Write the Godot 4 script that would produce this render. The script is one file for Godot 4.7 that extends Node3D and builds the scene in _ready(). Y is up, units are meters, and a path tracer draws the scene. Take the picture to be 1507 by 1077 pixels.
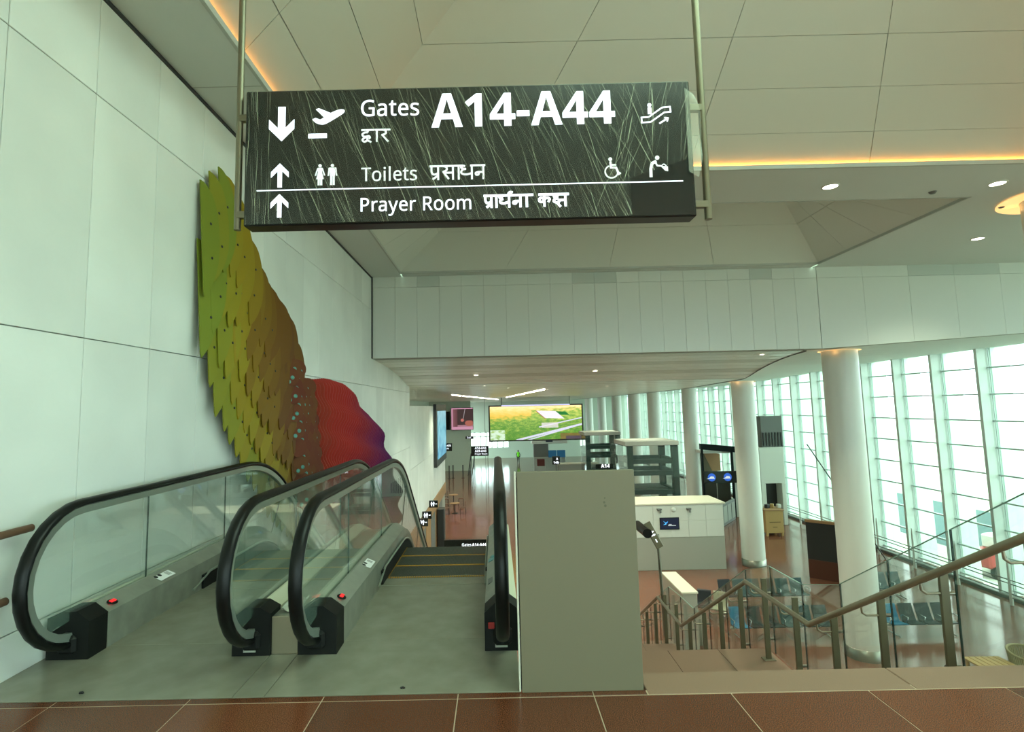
extends Node3D
# Airport concourse seen from the upper landing: two escalators and a stair go down to the gate hall.
# Units are metres; the camera stands on the upper floor (y = 0) and looks along -z. The gate hall floor is 6.2 m lower.

const LOW := -6.2            # gate hall floor
const WALL_X := -3.08        # panelled wall on the left
const CEIL := 4.98           # upper ceiling
const BEAM_Z := -13.58       # face of the deep beam
const FACADE_X := 20.2       # glazed facade on the right
const INC := 0.6109          # incline of the escalators (35 degrees)

var M := {}
var used := {}
var rng := RandomNumberGenerator.new()
var shared := {}

# ---------------------------------------------------------------- helpers
func numbered(n: String) -> String:
	if not used.has(n):
		used[n] = 0
		return n
	used[n] += 1
	return "%s_%03d" % [n, used[n]]

func tag(o: Node, label := "", category := "", group := "", kind := "") -> Node:
	if label != "": o.set_meta("label", label)
	if category != "": o.set_meta("category", category)
	if group != "": o.set_meta("group", group)
	if kind != "": o.set_meta("kind", kind)
	return o

func thing(called: String, label: String, category: String, at := Vector3.ZERO, turn := 0.0, group := "") -> Node3D:
	var o := Node3D.new()
	o.name = numbered(called)
	add_child(o)
	o.position = at
	o.rotation.y = turn
	tag(o, label, category, group)
	return o

func dup(src: Node3D, at: Vector3, label: String, turn := 0.0) -> Node3D:
	var r: Node3D = src.duplicate()
	var n: String = src.name
	if n.length() > 4 and n[n.length() - 4] == "_" and n.right(3).is_valid_int(): n = n.left(n.length() - 4)
	r.name = numbered(n)
	add_child(r)
	r.position = at
	r.rotation.y = turn
	r.set_meta("label", label)
	return r

func put(mesh: Mesh, called: String, m: Material, parent: Node = self, at := Transform3D()) -> MeshInstance3D:
	var o := MeshInstance3D.new()
	o.mesh = mesh
	o.material_override = m
	o.transform = at
	if parent == self:
		o.name = numbered(called)
		add_child(o)
	else:
		o.name = called
		parent.add_child(o, true)
	return o

func B() -> SurfaceTool:
	var st := SurfaceTool.new()
	st.begin(Mesh.PRIMITIVE_TRIANGLES)
	st.set_smooth_group(-1)
	return st

func done(st: SurfaceTool) -> ArrayMesh:
	st.generate_normals()
	return st.commit()

func obj(called: String, st: SurfaceTool, m: Material, parent: Node = self) -> MeshInstance3D:
	return put(done(st), called, m, parent)

func struct(called: String, st: SurfaceTool, m: Material, parent: Node = self) -> MeshInstance3D:
	var o := obj(called, st, m, parent)
	if parent == self: o.set_meta("kind", "structure")
	return o

func tri(st: SurfaceTool, a: Vector3, b: Vector3, c: Vector3, out: Vector3) -> void:
	if (a - c).cross(a - b).dot(out) < 0.0:
		var k := b
		b = c
		c = k
	st.add_vertex(a)
	st.add_vertex(b)
	st.add_vertex(c)

func quad(st: SurfaceTool, a: Vector3, b: Vector3, c: Vector3, d: Vector3, out: Vector3) -> void:
	tri(st, a, b, c, out)
	tri(st, a, c, d, out)

func uvquad(st: SurfaceTool, a: Vector3, b: Vector3, c: Vector3, d: Vector3, out: Vector3) -> void:
	# a = top left, b = top right, c = bottom right, d = bottom left of the picture
	var p := [a, b, c, d]
	var u := [Vector2(0, 0), Vector2(1, 0), Vector2(1, 1), Vector2(0, 1)]
	var flip := (a - c).cross(a - b).dot(out) < 0.0
	for t in ([[0, 2, 1], [0, 3, 2]] if flip else [[0, 1, 2], [0, 2, 3]]):
		for i in t:
			st.set_uv(u[i])
			st.add_vertex(p[i])

# chamfered box
func box(st: SurfaceTool, c: Vector3, s: Vector3, bev := 0.0, b := Basis()) -> void:
	var h := s * 0.5
	bev = minf(bev, minf(h.x, minf(h.y, h.z)) * 0.8)
	if bev <= 0.0:
		for ax in 3:
			for sg in [-1.0, 1.0]:
				var n := Vector3.ZERO
				n[ax] = sg
				var u := Vector3.ZERO
				u[(ax + 1) % 3] = 1.0
				var v := Vector3.ZERO
				v[(ax + 2) % 3] = 1.0
				var q := [n * h - u * h - v * h, n * h + u * h - v * h, n * h + u * h + v * h, n * h - u * h + v * h]
				quad(st, c + b * q[0], c + b * q[1], c + b * q[2], c + b * q[3], b * n)
		return
	var g := h - Vector3.ONE * bev
	for ax in 3:
		for sg in [-1.0, 1.0]:
			var n := Vector3.ZERO
			n[ax] = sg
			var u := Vector3.ZERO
			u[(ax + 1) % 3] = 1.0
			var v := Vector3.ZERO
			v[(ax + 2) % 3] = 1.0
			quad(st, c + b * (n * h - u * g - v * g), c + b * (n * h + u * g - v * g), c + b * (n * h + u * g + v * g), c + b * (n * h - u * g + v * g), b * n)
			for s2 in [-1.0, 1.0]:   # edge between +-ax and +-u
				var m2: Vector3 = u * s2
				quad(st, c + b * (n * h + m2 * g - v * g), c + b * (n * h + m2 * g + v * g), c + b * (n * g + m2 * h + v * g), c + b * (n * g + m2 * h - v * g), b * (n + m2))
	for sx in [-1.0, 1.0]:
		for sy in [-1.0, 1.0]:
			for sz in [-1.0, 1.0]:
				var k := Vector3(sx, sy, sz)
				tri(st, c + b * (k * Vector3(h.x, g.y, g.z)), c + b * (k * Vector3(g.x, h.y, g.z)), c + b * (k * Vector3(g.x, g.y, h.z)), b * k)

func span(st: SurfaceTool, lo: Vector3, hi: Vector3, bev := 0.0) -> void:
	box(st, (lo + hi) * 0.5, (hi - lo).abs(), bev)

# polygon (2D) extruded: point = o + ux * p.x + uy * p.y, depth along uz from 0 to d
func prism(st: SurfaceTool, poly: PackedVector2Array, o: Vector3, ux: Vector3, uy: Vector3, uz: Vector3, smooth := false) -> void:
	var ids := Geometry2D.triangulate_polygon(poly)
	var n := poly.size()
	st.set_smooth_group(-1)
	for i in range(0, ids.size(), 3):
		var a := o + ux * poly[ids[i]].x + uy * poly[ids[i]].y
		var b := o + ux * poly[ids[i + 1]].x + uy * poly[ids[i + 1]].y
		var c := o + ux * poly[ids[i + 2]].x + uy * poly[ids[i + 2]].y
		tri(st, a, b, c, -uz)
		tri(st, a + uz, b + uz, c + uz, uz)
	var turn := -1.0 if Geometry2D.is_polygon_clockwise(poly) else 1.0
	if smooth: st.set_smooth_group(3)
	for i in n:
		var p := poly[i]
		var q := poly[(i + 1) % n]
		var e := q - p
		var w := (ux.normalized() * e.y - uy.normalized() * e.x) * turn
		var a := o + ux * p.x + uy * p.y
		var b := o + ux * q.x + uy * q.y
		quad(st, a, b, b + uz, a + uz, w)
	st.set_smooth_group(-1)

func tube(st: SurfaceTool, pts: Array, r: float, sides := 12, r2 := -1.0, caps := true) -> void:
	var n := pts.size()
	if r2 < 0.0: r2 = r
	var rings := []
	var up := Vector3.UP
	var side := Vector3.ZERO
	for i in n:
		var t: Vector3
		if i == 0: t = (pts[1] - pts[0]).normalized()
		elif i == n - 1: t = (pts[i] - pts[i - 1]).normalized()
		else: t = ((pts[i + 1] - pts[i]).normalized() + (pts[i] - pts[i - 1]).normalized()).normalized()
		if side == Vector3.ZERO:
			side = t.cross(up)
			if side.length() < 0.05: side = t.cross(Vector3.RIGHT)
		side = (side - t * side.dot(t)).normalized()
		var v := side.cross(t)
		var stretch := 1.0
		if i > 0 and i < n - 1:
			stretch = 1.0 / maxf(0.4, t.dot((pts[i + 1] - pts[i]).normalized()))
		var rr := lerpf(r, r2, float(i) / maxf(1.0, n - 1.0))
		var ring := []
		for k in sides:
			var a := TAU * k / sides
			ring.append(pts[i] + (side * cos(a) + v * sin(a)) * rr * (stretch if stretch < 1.6 else 1.6))
		rings.append(ring)
	st.set_smooth_group(1)
	for i in n - 1:
		for k in sides:
			var k2 := (k + 1) % sides
			var mid: Vector3 = (rings[i][k] + rings[i][k2]) * 0.5 - pts[i]
			quad(st, rings[i][k], rings[i][k2], rings[i + 1][k2], rings[i + 1][k], mid)
	st.set_smooth_group(-1)
	if caps:
		for e in [0, n - 1]:
			var out: Vector3 = (pts[0] - pts[1]) if e == 0 else (pts[n - 1] - pts[n - 2])
			for k in range(1, sides - 1):
				tri(st, rings[e][0], rings[e][k], rings[e][k + 1], out)

func lathe(st: SurfaceTool, c: Vector3, prof: Array, seg := 24, smooth := true) -> void:
	if smooth: st.set_smooth_group(2)
	for i in prof.size() - 1:
		var p: Vector2 = prof[i]
		var q: Vector2 = prof[i + 1]
		for k in seg:
			var a := TAU * k / seg
			var b := TAU * (k + 1) / seg
			var e := q - p
			var am := (a + b) * 0.5
			var out := Vector3(cos(am) * e.y, -e.x, sin(am) * e.y)
			if out.length() < 1e-6: continue
			var p0 := c + Vector3(cos(a) * p.x, p.y, sin(a) * p.x)
			var p1 := c + Vector3(cos(b) * p.x, p.y, sin(b) * p.x)
			var q0 := c + Vector3(cos(a) * q.x, q.y, sin(a) * q.x)
			var q1 := c + Vector3(cos(b) * q.x, q.y, sin(b) * q.x)
			if p.x > 1e-5: tri(st, p0, p1, q1 if q.x > 1e-5 else q0, out)
			if q.x > 1e-5: tri(st, p0, q1, q0, out)
	st.set_smooth_group(-1)

# sweep a closed profile (lateral x, offset along the path's outward normal) along a path in the plane x = x0; path points are (z, y)
func sweep(st: SurfaceTool, path: Array, x0: float, prof: Array, smooth := false) -> void:
	var n := path.size()
	var rings := []
	var mids := []
	for i in n:
		var t: Vector2
		if i == 0: t = path[1] - path[0]
		elif i == n - 1: t = path[i] - path[i - 1]
		else: t = (path[i + 1] - path[i]).normalized() + (path[i] - path[i - 1]).normalized()
		t = t.normalized()
		var nn := Vector2(t.y, -t.x)
		var ring := []
		var cen := Vector3.ZERO
		for p in prof:
			var w: Vector2 = path[i] + nn * p.y
			ring.append(Vector3(x0 + p.x, w.y, w.x))
			cen += ring[-1]
		rings.append(ring)
		mids.append(cen / prof.size())
	var m := prof.size()
	if smooth: st.set_smooth_group(4)
	for i in n - 1:
		for k in m:
			var k2 := (k + 1) % m
			# outward direction from the profile's winding (profiles are given anticlockwise)
			var e: Vector2 = prof[k2] - prof[k]
			var t: Vector2 = (path[i + 1] - path[i]).normalized()
			var nn := Vector2(t.y, -t.x)
			var o2 := Vector2(e.y, -e.x)
			var out := Vector3(o2.x, nn.y * o2.y, nn.x * o2.y)
			quad(st, rings[i][k], rings[i][k2], rings[i + 1][k2], rings[i + 1][k], out)
	st.set_smooth_group(-1)
	var poly := PackedVector2Array(prof)
	var ids := Geometry2D.triangulate_polygon(poly)
	for e in [0, n - 1]:
		var d: Vector2 = (path[0] - path[1]) if e == 0 else (path[n - 1] - path[n - 2])
		for i in range(0, ids.size(), 3):
			tri(st, rings[e][ids[i]], rings[e][ids[i + 1]], rings[e][ids[i + 2]], Vector3(0, d.y, d.x))

func text(called: String, s: String, m: Material, parent: Node, lo: Vector3, width: float, weight := 400, depth := 0.004, height := 0.0, basis := Basis()) -> MeshInstance3D:
	# lettering whose ink starts at lo (left, bottom) and is width wide
	var key := "text|%s|%d" % [s, weight]
	if not shared.has(key):
		var f := SystemFont.new()
		f.font_names = PackedStringArray(["Droid Sans"])
		f.font_weight = weight
		var t := TextMesh.new()
		t.text = s
		t.font = f
		t.font_size = 64
		t.pixel_size = 0.01
		t.depth = 0.02
		t.curve_step = 1.0
		shared[key] = t
	var tm: TextMesh = shared[key]
	var bb := tm.get_aabb()
	var k := width / maxf(bb.size.x, 0.001)
	var ky := k if height <= 0.0 else height / maxf(bb.size.y, 0.001)
	var b := basis * Basis.from_scale(Vector3(k, ky, depth / 0.02))
	var o := put(tm, called, m, parent)
	o.transform = Transform3D(b, lo - b * Vector3(bb.position.x, bb.position.y, bb.position.z))
	return o

# ---------------------------------------------------------------- materials
func mat(n: String, c: Color, rough := 0.5, metal := 0.0, spec := 0.5) -> StandardMaterial3D:
	var m := StandardMaterial3D.new()
	m.resource_name = n
	m.albedo_color = c
	m.roughness = rough
	m.metallic = metal
	m.metallic_specular = spec
	M[n] = m
	return m

func glow(n: String, c: Color, e: float) -> StandardMaterial3D:
	var m := mat(n, c, 0.6)
	m.emission_enabled = true
	m.emission = c
	m.emission_energy_multiplier = e
	return m

func pane(n: String, c: Color, a: float, rough := 0.0) -> StandardMaterial3D:
	var m := mat(n, Color(c.r, c.g, c.b, a), rough)
	m.transparency = BaseMaterial3D.TRANSPARENCY_ALPHA
	return m

func noise_tex(seed_: int, freq: float, lo: Color, hi: Color, oct := 4, size := 512, kind := FastNoiseLite.TYPE_SIMPLEX_SMOOTH, mid := Color(-1, 0, 0)) -> NoiseTexture2D:
	var f := FastNoiseLite.new()
	f.seed = seed_
	f.frequency = freq
	f.noise_type = kind
	f.fractal_octaves = oct
	var g := Gradient.new()
	g.set_color(0, lo)
	g.set_color(1, hi)
	if mid.r >= 0.0: g.add_point(0.5, mid)
	var t := NoiseTexture2D.new()
	t.width = size
	t.height = size
	t.seamless = true
	t.noise = f
	t.color_ramp = g
	return t

func tri_map(m: StandardMaterial3D, s: float) -> void:
	m.uv1_triplanar = true
	m.uv1_world_triplanar = true
	m.uv1_scale = Vector3.ONE * s

func materials() -> void:
	var w := mat("white wall panel", Color(0.89, 0.895, 0.865), 0.42)
	w.albedo_texture = noise_tex(3, 0.01, Color(0.95, 0.95, 0.95), Color(1, 1, 1), 3, 256)
	tri_map(w, 0.3)
	for i in 3:
		var v: StandardMaterial3D = w.duplicate()
		v.albedo_color = Color(0.88, 0.895, 0.87) * [1.0, 0.975, 1.02][i]
		M["panel%d" % i] = v
	mat("joint", Color(0.62, 0.63, 0.59), 0.9)
	mat("ceiling paint", Color(0.80, 0.815, 0.79), 0.7)
	mat("coffer joint", Color(0.78, 0.79, 0.75), 0.8)
	mat("slat shade", Color(0.80, 0.81, 0.76), 0.35, 0.1)
	mat("glass rim", Color(0.55, 0.70, 0.65), 0.3)
	mat("coffer paint", Color(0.83, 0.84, 0.80), 0.6)
	mat("lip paint", Color(0.70, 0.71, 0.68), 0.7)
	mat("beam panel", Color(0.82, 0.84, 0.81), 0.5)
	mat("beam panel dark", Color(0.74, 0.77, 0.74), 0.5)
	mat("column white", Color(0.85, 0.86, 0.83), 0.32)
	mat("slat", Color(0.90, 0.91, 0.87), 0.3, 0.1)
	mat("void", Color(0.12, 0.125, 0.115), 0.9)
	var g := mat("red granite", Color(0.78, 0.78, 0.78), 0.2)
	g.albedo_texture = noise_tex(11, 0.17, Color(0.24, 0.115, 0.075), Color(0.72, 0.46, 0.33), 3, 512, FastNoiseLite.TYPE_SIMPLEX, Color(0.49, 0.28, 0.19))
	tri_map(g, 1.6)
	for i in 3:
		var v: StandardMaterial3D = g.duplicate()
		v.albedo_color = Color.WHITE * [0.84, 0.77, 0.90][i]
		M["granite%d" % i] = v
	var hg := mat("hall granite", Color(1.0, 0.93, 0.90), 0.13, 0.0, 0.36)
	hg.albedo_texture = noise_tex(12, 0.10, Color(0.34, 0.225, 0.185), Color(0.54, 0.39, 0.33), 3, 512, FastNoiseLite.TYPE_SIMPLEX, Color(0.44, 0.305, 0.25))
	tri_map(hg, 0.6)
	var fg := mat("flamed granite", Color(0.85, 0.815, 0.80), 0.6)
	fg.albedo_texture = noise_tex(13, 0.30, Color(0.54, 0.43, 0.36), Color(0.76, 0.645, 0.555), 2, 512, FastNoiseLite.TYPE_SIMPLEX, Color(0.65, 0.535, 0.455))
	tri_map(fg, 1.6)
	mat("grout", Color(0.72, 0.63, 0.54), 0.8)
	var pl := mat("floor plate metal", Color(0.575, 0.57, 0.515), 0.27, 0.15)
	pl.albedo_texture = noise_tex(21, 0.008, Color(0.90, 0.895, 0.87), Color(1, 1, 1), 4, 512)
	tri_map(pl, 0.9)
	var an := mat("anodised", Color(0.60, 0.61, 0.565), 0.36, 0.3)
	an.albedo_texture = noise_tex(22, 0.02, Color(0.88, 0.88, 0.88), Color(1, 1, 1), 3, 256)
	tri_map(an, 1.0)
	mat("deck cream", Color(0.78, 0.78, 0.69), 0.45)
	mat("black plastic", Color(0.09, 0.095, 0.09), 0.5, 0.0, 0.3)
	mat("rubber", Color(0.05, 0.057, 0.053), 0.36, 0.0, 0.35)
	mat("brush", Color(0.01, 0.01, 0.01), 0.9)
	mat("rail profile", Color(0.62, 0.66, 0.62), 0.3, 0.6)
	mat("step tread", Color(0.38, 0.40, 0.37), 0.4, 0.6)
	mat("step dark", Color(0.16, 0.17, 0.16), 0.5, 0.5)
	mat("yellow paint", Color(0.72, 0.52, 0.06), 0.5)
	mat("steel", Color(0.58, 0.57, 0.53), 0.28, 1.0)
	mat("bronze steel", Color(0.62, 0.585, 0.51), 0.32, 0.7)
	mat("brushed steel", Color(0.70, 0.71, 0.67), 0.28, 0.3)
	mat("post metal", Color(0.48, 0.46, 0.38), 0.36, 0.6)
	mat("hoarding", Color(0.455, 0.43, 0.345), 0.55)
	mat("hoarding edge", Color(0.86, 0.86, 0.80), 0.5)
	mat("hardwood", Color(0.36, 0.26, 0.19), 0.45)
	mat("sign black", Color(0.075, 0.09, 0.08), 0.24)
	mat("sign side", Color(0.035, 0.042, 0.038), 0.4)
	mat("dark frame", Color(0.05, 0.095, 0.10), 0.45, 0.0, 0.3)
	mat("dark grey", Color(0.16, 0.17, 0.17), 0.5)
	mat("mid grey", Color(0.42, 0.43, 0.42), 0.5)
	mat("white gloss", Color(0.83, 0.84, 0.81), 0.3)
	mat("cream top", Color(0.84, 0.82, 0.75), 0.4)
	mat("tan wood", Color(0.62, 0.48, 0.33), 0.5)
	mat("carton", Color(0.70, 0.57, 0.36), 0.7)
	mat("seat blue", Color(0.06, 0.43, 0.58), 0.55)
	mat("seat dark", Color(0.075, 0.10, 0.13), 0.5)
	mat("seat teal", Color(0.14, 0.25, 0.27), 0.5)
	mat("seat beige", Color(0.60, 0.62, 0.52), 0.55)
	mat("chrome", Color(0.78, 0.79, 0.78), 0.12, 1.0)
	mat("rattan", Color(0.60, 0.55, 0.40), 0.7)
	mat("concrete", Color(0.62, 0.63, 0.60), 0.8)
	mat("apron", Color(0.66, 0.66, 0.62), 0.9)
	mat("field", Color(0.24, 0.34, 0.36), 0.9)
	mat("red paint", Color(0.6, 0.12, 0.10), 0.5)
	mat("mullion white", Color(0.86, 0.90, 0.88), 0.4)
	mat("transom grey", Color(0.74, 0.80, 0.79), 0.4)
	mat("paper white", Color(0.92, 0.92, 0.92), 0.6)
	mat("print black", Color(0.03, 0.03, 0.03), 0.6)
	mat("skin", Color(0.36, 0.22, 0.15), 0.6)
	mat("vest", Color(0.45, 0.85, 0.10), 0.6)
	mat("cloth dark", Color(0.05, 0.05, 0.07), 0.8)
	mat("teal dot", Color(0.30, 0.52, 0.47), 0.5)
	mat("bolt", Color(0.06, 0.05, 0.03), 0.5)
	glow("letter", Color(0.93, 0.95, 1.0), 0.30)
	glow("letter dim", Color(0.86, 0.88, 0.90), 0.14)
	glow("cove", Color(1.0, 0.66, 0.26), 1.0)
	glow("lamp", Color(1.0, 0.96, 0.88), 2.0)
	glow("lamp warm", Color(1.0, 0.80, 0.52), 0.22)
	glow("red lamp", Color(1.0, 0.12, 0.14), 0.22)
	glow("green sign", Color(0.10, 0.62, 0.36), 0.9)
	pane("balustrade glass", Color(0.62, 0.76, 0.69), 0.09)
	pane("guard glass", Color(0.50, 0.74, 0.68), 0.08)
	pane("window glass", Color(0.55, 0.80, 0.78), 0.05)
	pane("lift glass", Color(0.50, 0.74, 0.68), 0.03)
	pane("sky glass", Color(0.8, 0.9, 0.85), 0.05)
	mat("glass edge", Color(0.04, 0.14, 0.12), 0.2)

# ---------------------------------------------------------------- the place
func _ready() -> void:
	rng.seed = 7
	# camera
	var cam := Camera3D.new()
	cam.name = "camera"
	cam.projection = Camera3D.PROJECTION_FRUSTUM
	cam.near = 0.05
	cam.far = 600.0
	cam.keep_aspect = Camera3D.KEEP_HEIGHT
	cam.size = 1077.0 / 800.0 * cam.near
	cam.frustum_offset = Vector2(28.0, -17.5) / 800.0 * cam.near
	cam.transform = Transform3D(Basis(Vector3(0.99974651, -0.02208955, -0.00435431), Vector3(0.02240794, 0.99502831, 0.09703893), Vector3(0.00218912, -0.0971119, 0.99527106)), Vector3(0, 1.62, 0))
	add_child(cam)
	cam.current = true
	# bright overcast sky
	var sky := ProceduralSkyMaterial.new()
	sky.sky_top_color = Color(0.79, 0.94, 0.83)
	sky.sky_horizon_color = Color(0.84, 0.96, 1.0)
	sky.ground_horizon_color = Color(0.80, 0.88, 0.85)
	sky.ground_bottom_color = Color(0.5, 0.53, 0.5)
	sky.sun_angle_max = 0.0
	var env := Environment.new()
	env.background_mode = Environment.BG_SKY
	env.sky = Sky.new()
	env.sky.sky_material = sky
	env.background_energy_multiplier = 1.6
	env.tonemap_mode = Environment.TONE_MAPPER_LINEAR
	env.tonemap_exposure = 4.7
	env.sdfgi_enabled = true
	env.ssao_enabled = true
	env.ssil_enabled = true
	var we := WorldEnvironment.new()
	we.name = "environment"
	we.environment = env
	add_child(we)
	materials()
	shell()
	ceiling_upper()
	hall_ceiling()
	facade()
	outside()
	columns()
	escalators()
	hanging_sign()
	sculpture()
	stairs()
	landing_things()
	hall_things()

func area(n: String, at: Vector3, dir: Vector3, sx: float, sy: float, e: float, c: Color, parent: Node) -> void:
	var l := AreaLight3D.new()
	l.name = n
	l.area_size = Vector2(sx, sy)
	l.light_energy = e
	l.light_color = c
	l.area_range = 40.0
	l.shadow_enabled = true
	parent.add_child(l, true)
	var up := Vector3.UP if absf(dir.y) < 0.9 else Vector3.BACK
	l.transform = Transform3D(Basis.looking_at(dir, up), at)

func shell() -> void:
	# left wall: backing and panels
	var st := B()
	span(st, Vector3(WALL_X - 0.34, LOW - 0.1, -19.61), Vector3(WALL_X - 0.04, 5.3, 9.3))
	span(st, Vector3(WALL_X - 0.34, LOW - 0.1, -33.0), Vector3(WALL_X - 0.04, 1.74, -19.61))
	var wl := struct("wall_left", st, M["joint"])
	# panels: 0.777 m wide up the upper storey; joints are open grooves
	var ys := [LOW + 0.35, -3.59, -1.66, 0.27, 2.205, 4.14, CEIL + 0.02]
	var cache := {}
	for c in range(-9, 21):
		var z1 := -3.268 - 0.7775 * c
		var z0 := z1 - 0.7775
		for r in 6:
			var y0: float = ys[r]
			var y1: float = ys[r + 1]
			if c < 0 and r < 2: continue
			if z1 < -18.0 and y1 > 2.5: 
				if y0 > 2.6: continue
			var top := y1
			var key := "%d" % r
			if not cache.has(key):
				var b := B()
				box(b, Vector3.ZERO, Vector3(0.04, top - y0 - 0.007, 0.7775 - 0.006), 0.003)
				cache[key] = done(b)
			put(cache[key], "panel", M["panel%d" % rng.randi_range(0, 2)], wl, Transform3D(Basis(), Vector3(WALL_X - 0.02, (y0 + top) * 0.5, (z0 + z1) * 0.5)))
	# lower wall further on: large panels up to a lower top edge
	for c in 7:
		var z1 := -19.61 - 1.91 * c
		for r in 2:
			var y0: float = [-2.75, -0.55][r]
			var y1: float = [-0.55, 1.74][r]
			var b := B()
			box(b, Vector3(WALL_X - 0.02, (y0 + y1) * 0.5, z1 - 0.955), Vector3(0.04, y1 - y0 - 0.008, 1.90), 0.003)
			obj("panel", b, M["panel%d" % rng.randi_range(0, 2)], wl)
	# timber band and recess panels below the far part of the wall
	st = B()
	span(st, Vector3(WALL_X - 0.05, -3.35, -33.0), Vector3(WALL_X + 0.03, -2.76, -19.61), 0.01)
	obj("timber_band", st, M["tan wood"], wl)
	for i in 6:
		st = B()
		span(st, Vector3(WALL_X - 0.05, LOW + 0.02, -22.0 - 1.8 * i), Vector3(WALL_X + 0.0, -3.37, -20.4 - 1.8 * i), 0.01)
		obj("door_leaf", st, M["tan wood"] if i % 2 == 0 else M["mid grey"], wl)
	# back of the upper hall
	st = B()
	span(st, Vector3(-3.5, -0.5, 9.0), Vector3(21.0, 0.25, 9.3))
	span(st, Vector3(-3.5, 4.7, 9.0), Vector3(21.0, 5.3, 9.3))
	struct("wall_back", st, M["white wall panel"])
	st = B()
	for i in 13: span(st, Vector3(-3.2 + 1.98 * i, 0.25, 9.0), Vector3(-3.08 + 1.98 * i, 4.7, 9.25))
	span(st, Vector3(-3.2, 2.5, 9.05), Vector3(20.6, 2.58, 9.2))
	var wb := struct("window_0", st, M["mullion white"])
	for i in 12:
		st = B()
		span(st, Vector3(-3.08 + 1.98 * i, 0.25, 9.12), Vector3(-1.22 + 1.98 * i, 4.7, 9.13))
		obj("pane", st, M["window glass"], wb)
	# upper floor slab
	st = B()
	span(st, Vector3(-3.4, -0.45, -3.272), Vector3(FACADE_X + 0.3, -0.0025, 9.2))
	span(st, Vector3(3.46, -0.45, -3.46), Vector3(FACADE_X, -0.03, -3.2))
	var fl := struct("floor", st, M["grout"])
	var tiles := []
	for i in 1:
		var b := B()
		box(b, Vector3.ZERO, Vector3(0.765 - 0.006, 0.03, 0.765 - 0.006), 0.0015)
		tiles.append(done(b))
	for r in 6:
		for c in range(-5, 26):
			var x0 := 0.517 + 0.765 * c
			if x0 < -3.5: continue
			put(tiles[0], "tile", M["granite%d" % rng.randi_range(0, 2)], fl, Transform3D(Basis(), Vector3(x0 + 0.3825, -0.015, -3.215 + 0.765 * (r + 0.5))))
	# narrow border tiles along the escalator plates
	for c in range(-5, 1):
		var x0 := 0.517 + 0.765 * c
		var x1 := minf(x0 + 0.765, 0.82)
		var b := B()
		span(b, Vector3(maxf(x0, WALL_X) + 0.003, -0.03, -3.272), Vector3(x1 - 0.003, 0.0, -3.221), 0.0015)
		obj("tile", b, M["granite1"], fl)
	# flamed nosing band along the free edge
	for c in 13:
		var b := B()
		span(b, Vector3(0.824 + 1.5 * c, -0.2, -3.468), Vector3(0.824 + 1.5 * c + 1.496, 0.0, -3.221), 0.004)
		obj("edge_stone", b, M["flamed granite"], fl)
	# wall below the landing edge (the hall ends here)
	st = B()
	span(st, Vector3(3.46, LOW, -3.42), Vector3(FACADE_X, -0.44, -3.1))
	span(st, Vector3(-3.4, LOW, -3.2), Vector3(3.46, -0.44, -2.9))
	struct("wall_below_landing", st, M["white wall panel"])
	# hall floor
	st = B()
	span(st, Vector3(-9.0, LOW - 0.3, -86.0), Vector3(FACADE_X + 0.3, LOW, -2.9))
	struct("floor", st, M["hall granite"])
	# far cross wall, far left wall, and the glazed end
	st = B()
	span(st, Vector3(-8.4, LOW, -69.4), Vector3(-3.15, 2.6, -69.0))
	struct("wall_far_left", st, M["mid grey"]).material_override = M["far wall"] if M.has("far wall") else mat("far wall", Color(0.76, 0.81, 0.76), 0.6)
	st = B()
	span(st, Vector3(-8.7, LOW, -69.0), Vector3(-8.4, 2.7, -19.3))
	span(st, Vector3(-8.4, LOW, -19.6), Vector3(WALL_X - 0.34, 2.7, -19.3))
	struct("wall_side_bay", st, M["far wall"])
	st = B()
	span(st, Vector3(-9.0, -2.2, -85.4), Vector3(FACADE_X, 3.2, -85.0))
	span(st, Vector3(-4.2, LOW, -85.4), Vector3(2.0, -4.7, -85.0))
	span(st, Vector3(2.0, LOW, -85.4), Vector3(FACADE_X, -2.2, -85.0))
	span(st, Vector3(-9.0, LOW, -85.4), Vector3(-4.2, -2.2, -85.0))
	struct("wall_far", st, M["far wall"])
	var wf := struct("window_1", far_frame(), M["mullion white"])
	var g := B()
	span(g, Vector3(-4.2, -4.7, -85.2), Vector3(2.0, -2.2, -85.18))
	obj("pane", g, M["window glass"], wf)

func far_frame() -> SurfaceTool:
	var st := B()
	for i in 8:
		box(st, Vector3(-4.14 + 6.1 * i / 7.0, -3.45, -85.1), Vector3(0.12, 2.5, 0.2))
	for y in [-4.65, -2.9, -2.25]:
		box(st, Vector3(-1.1, y, -85.1), Vector3(6.2, 0.12, 0.2))
	return st

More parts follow.
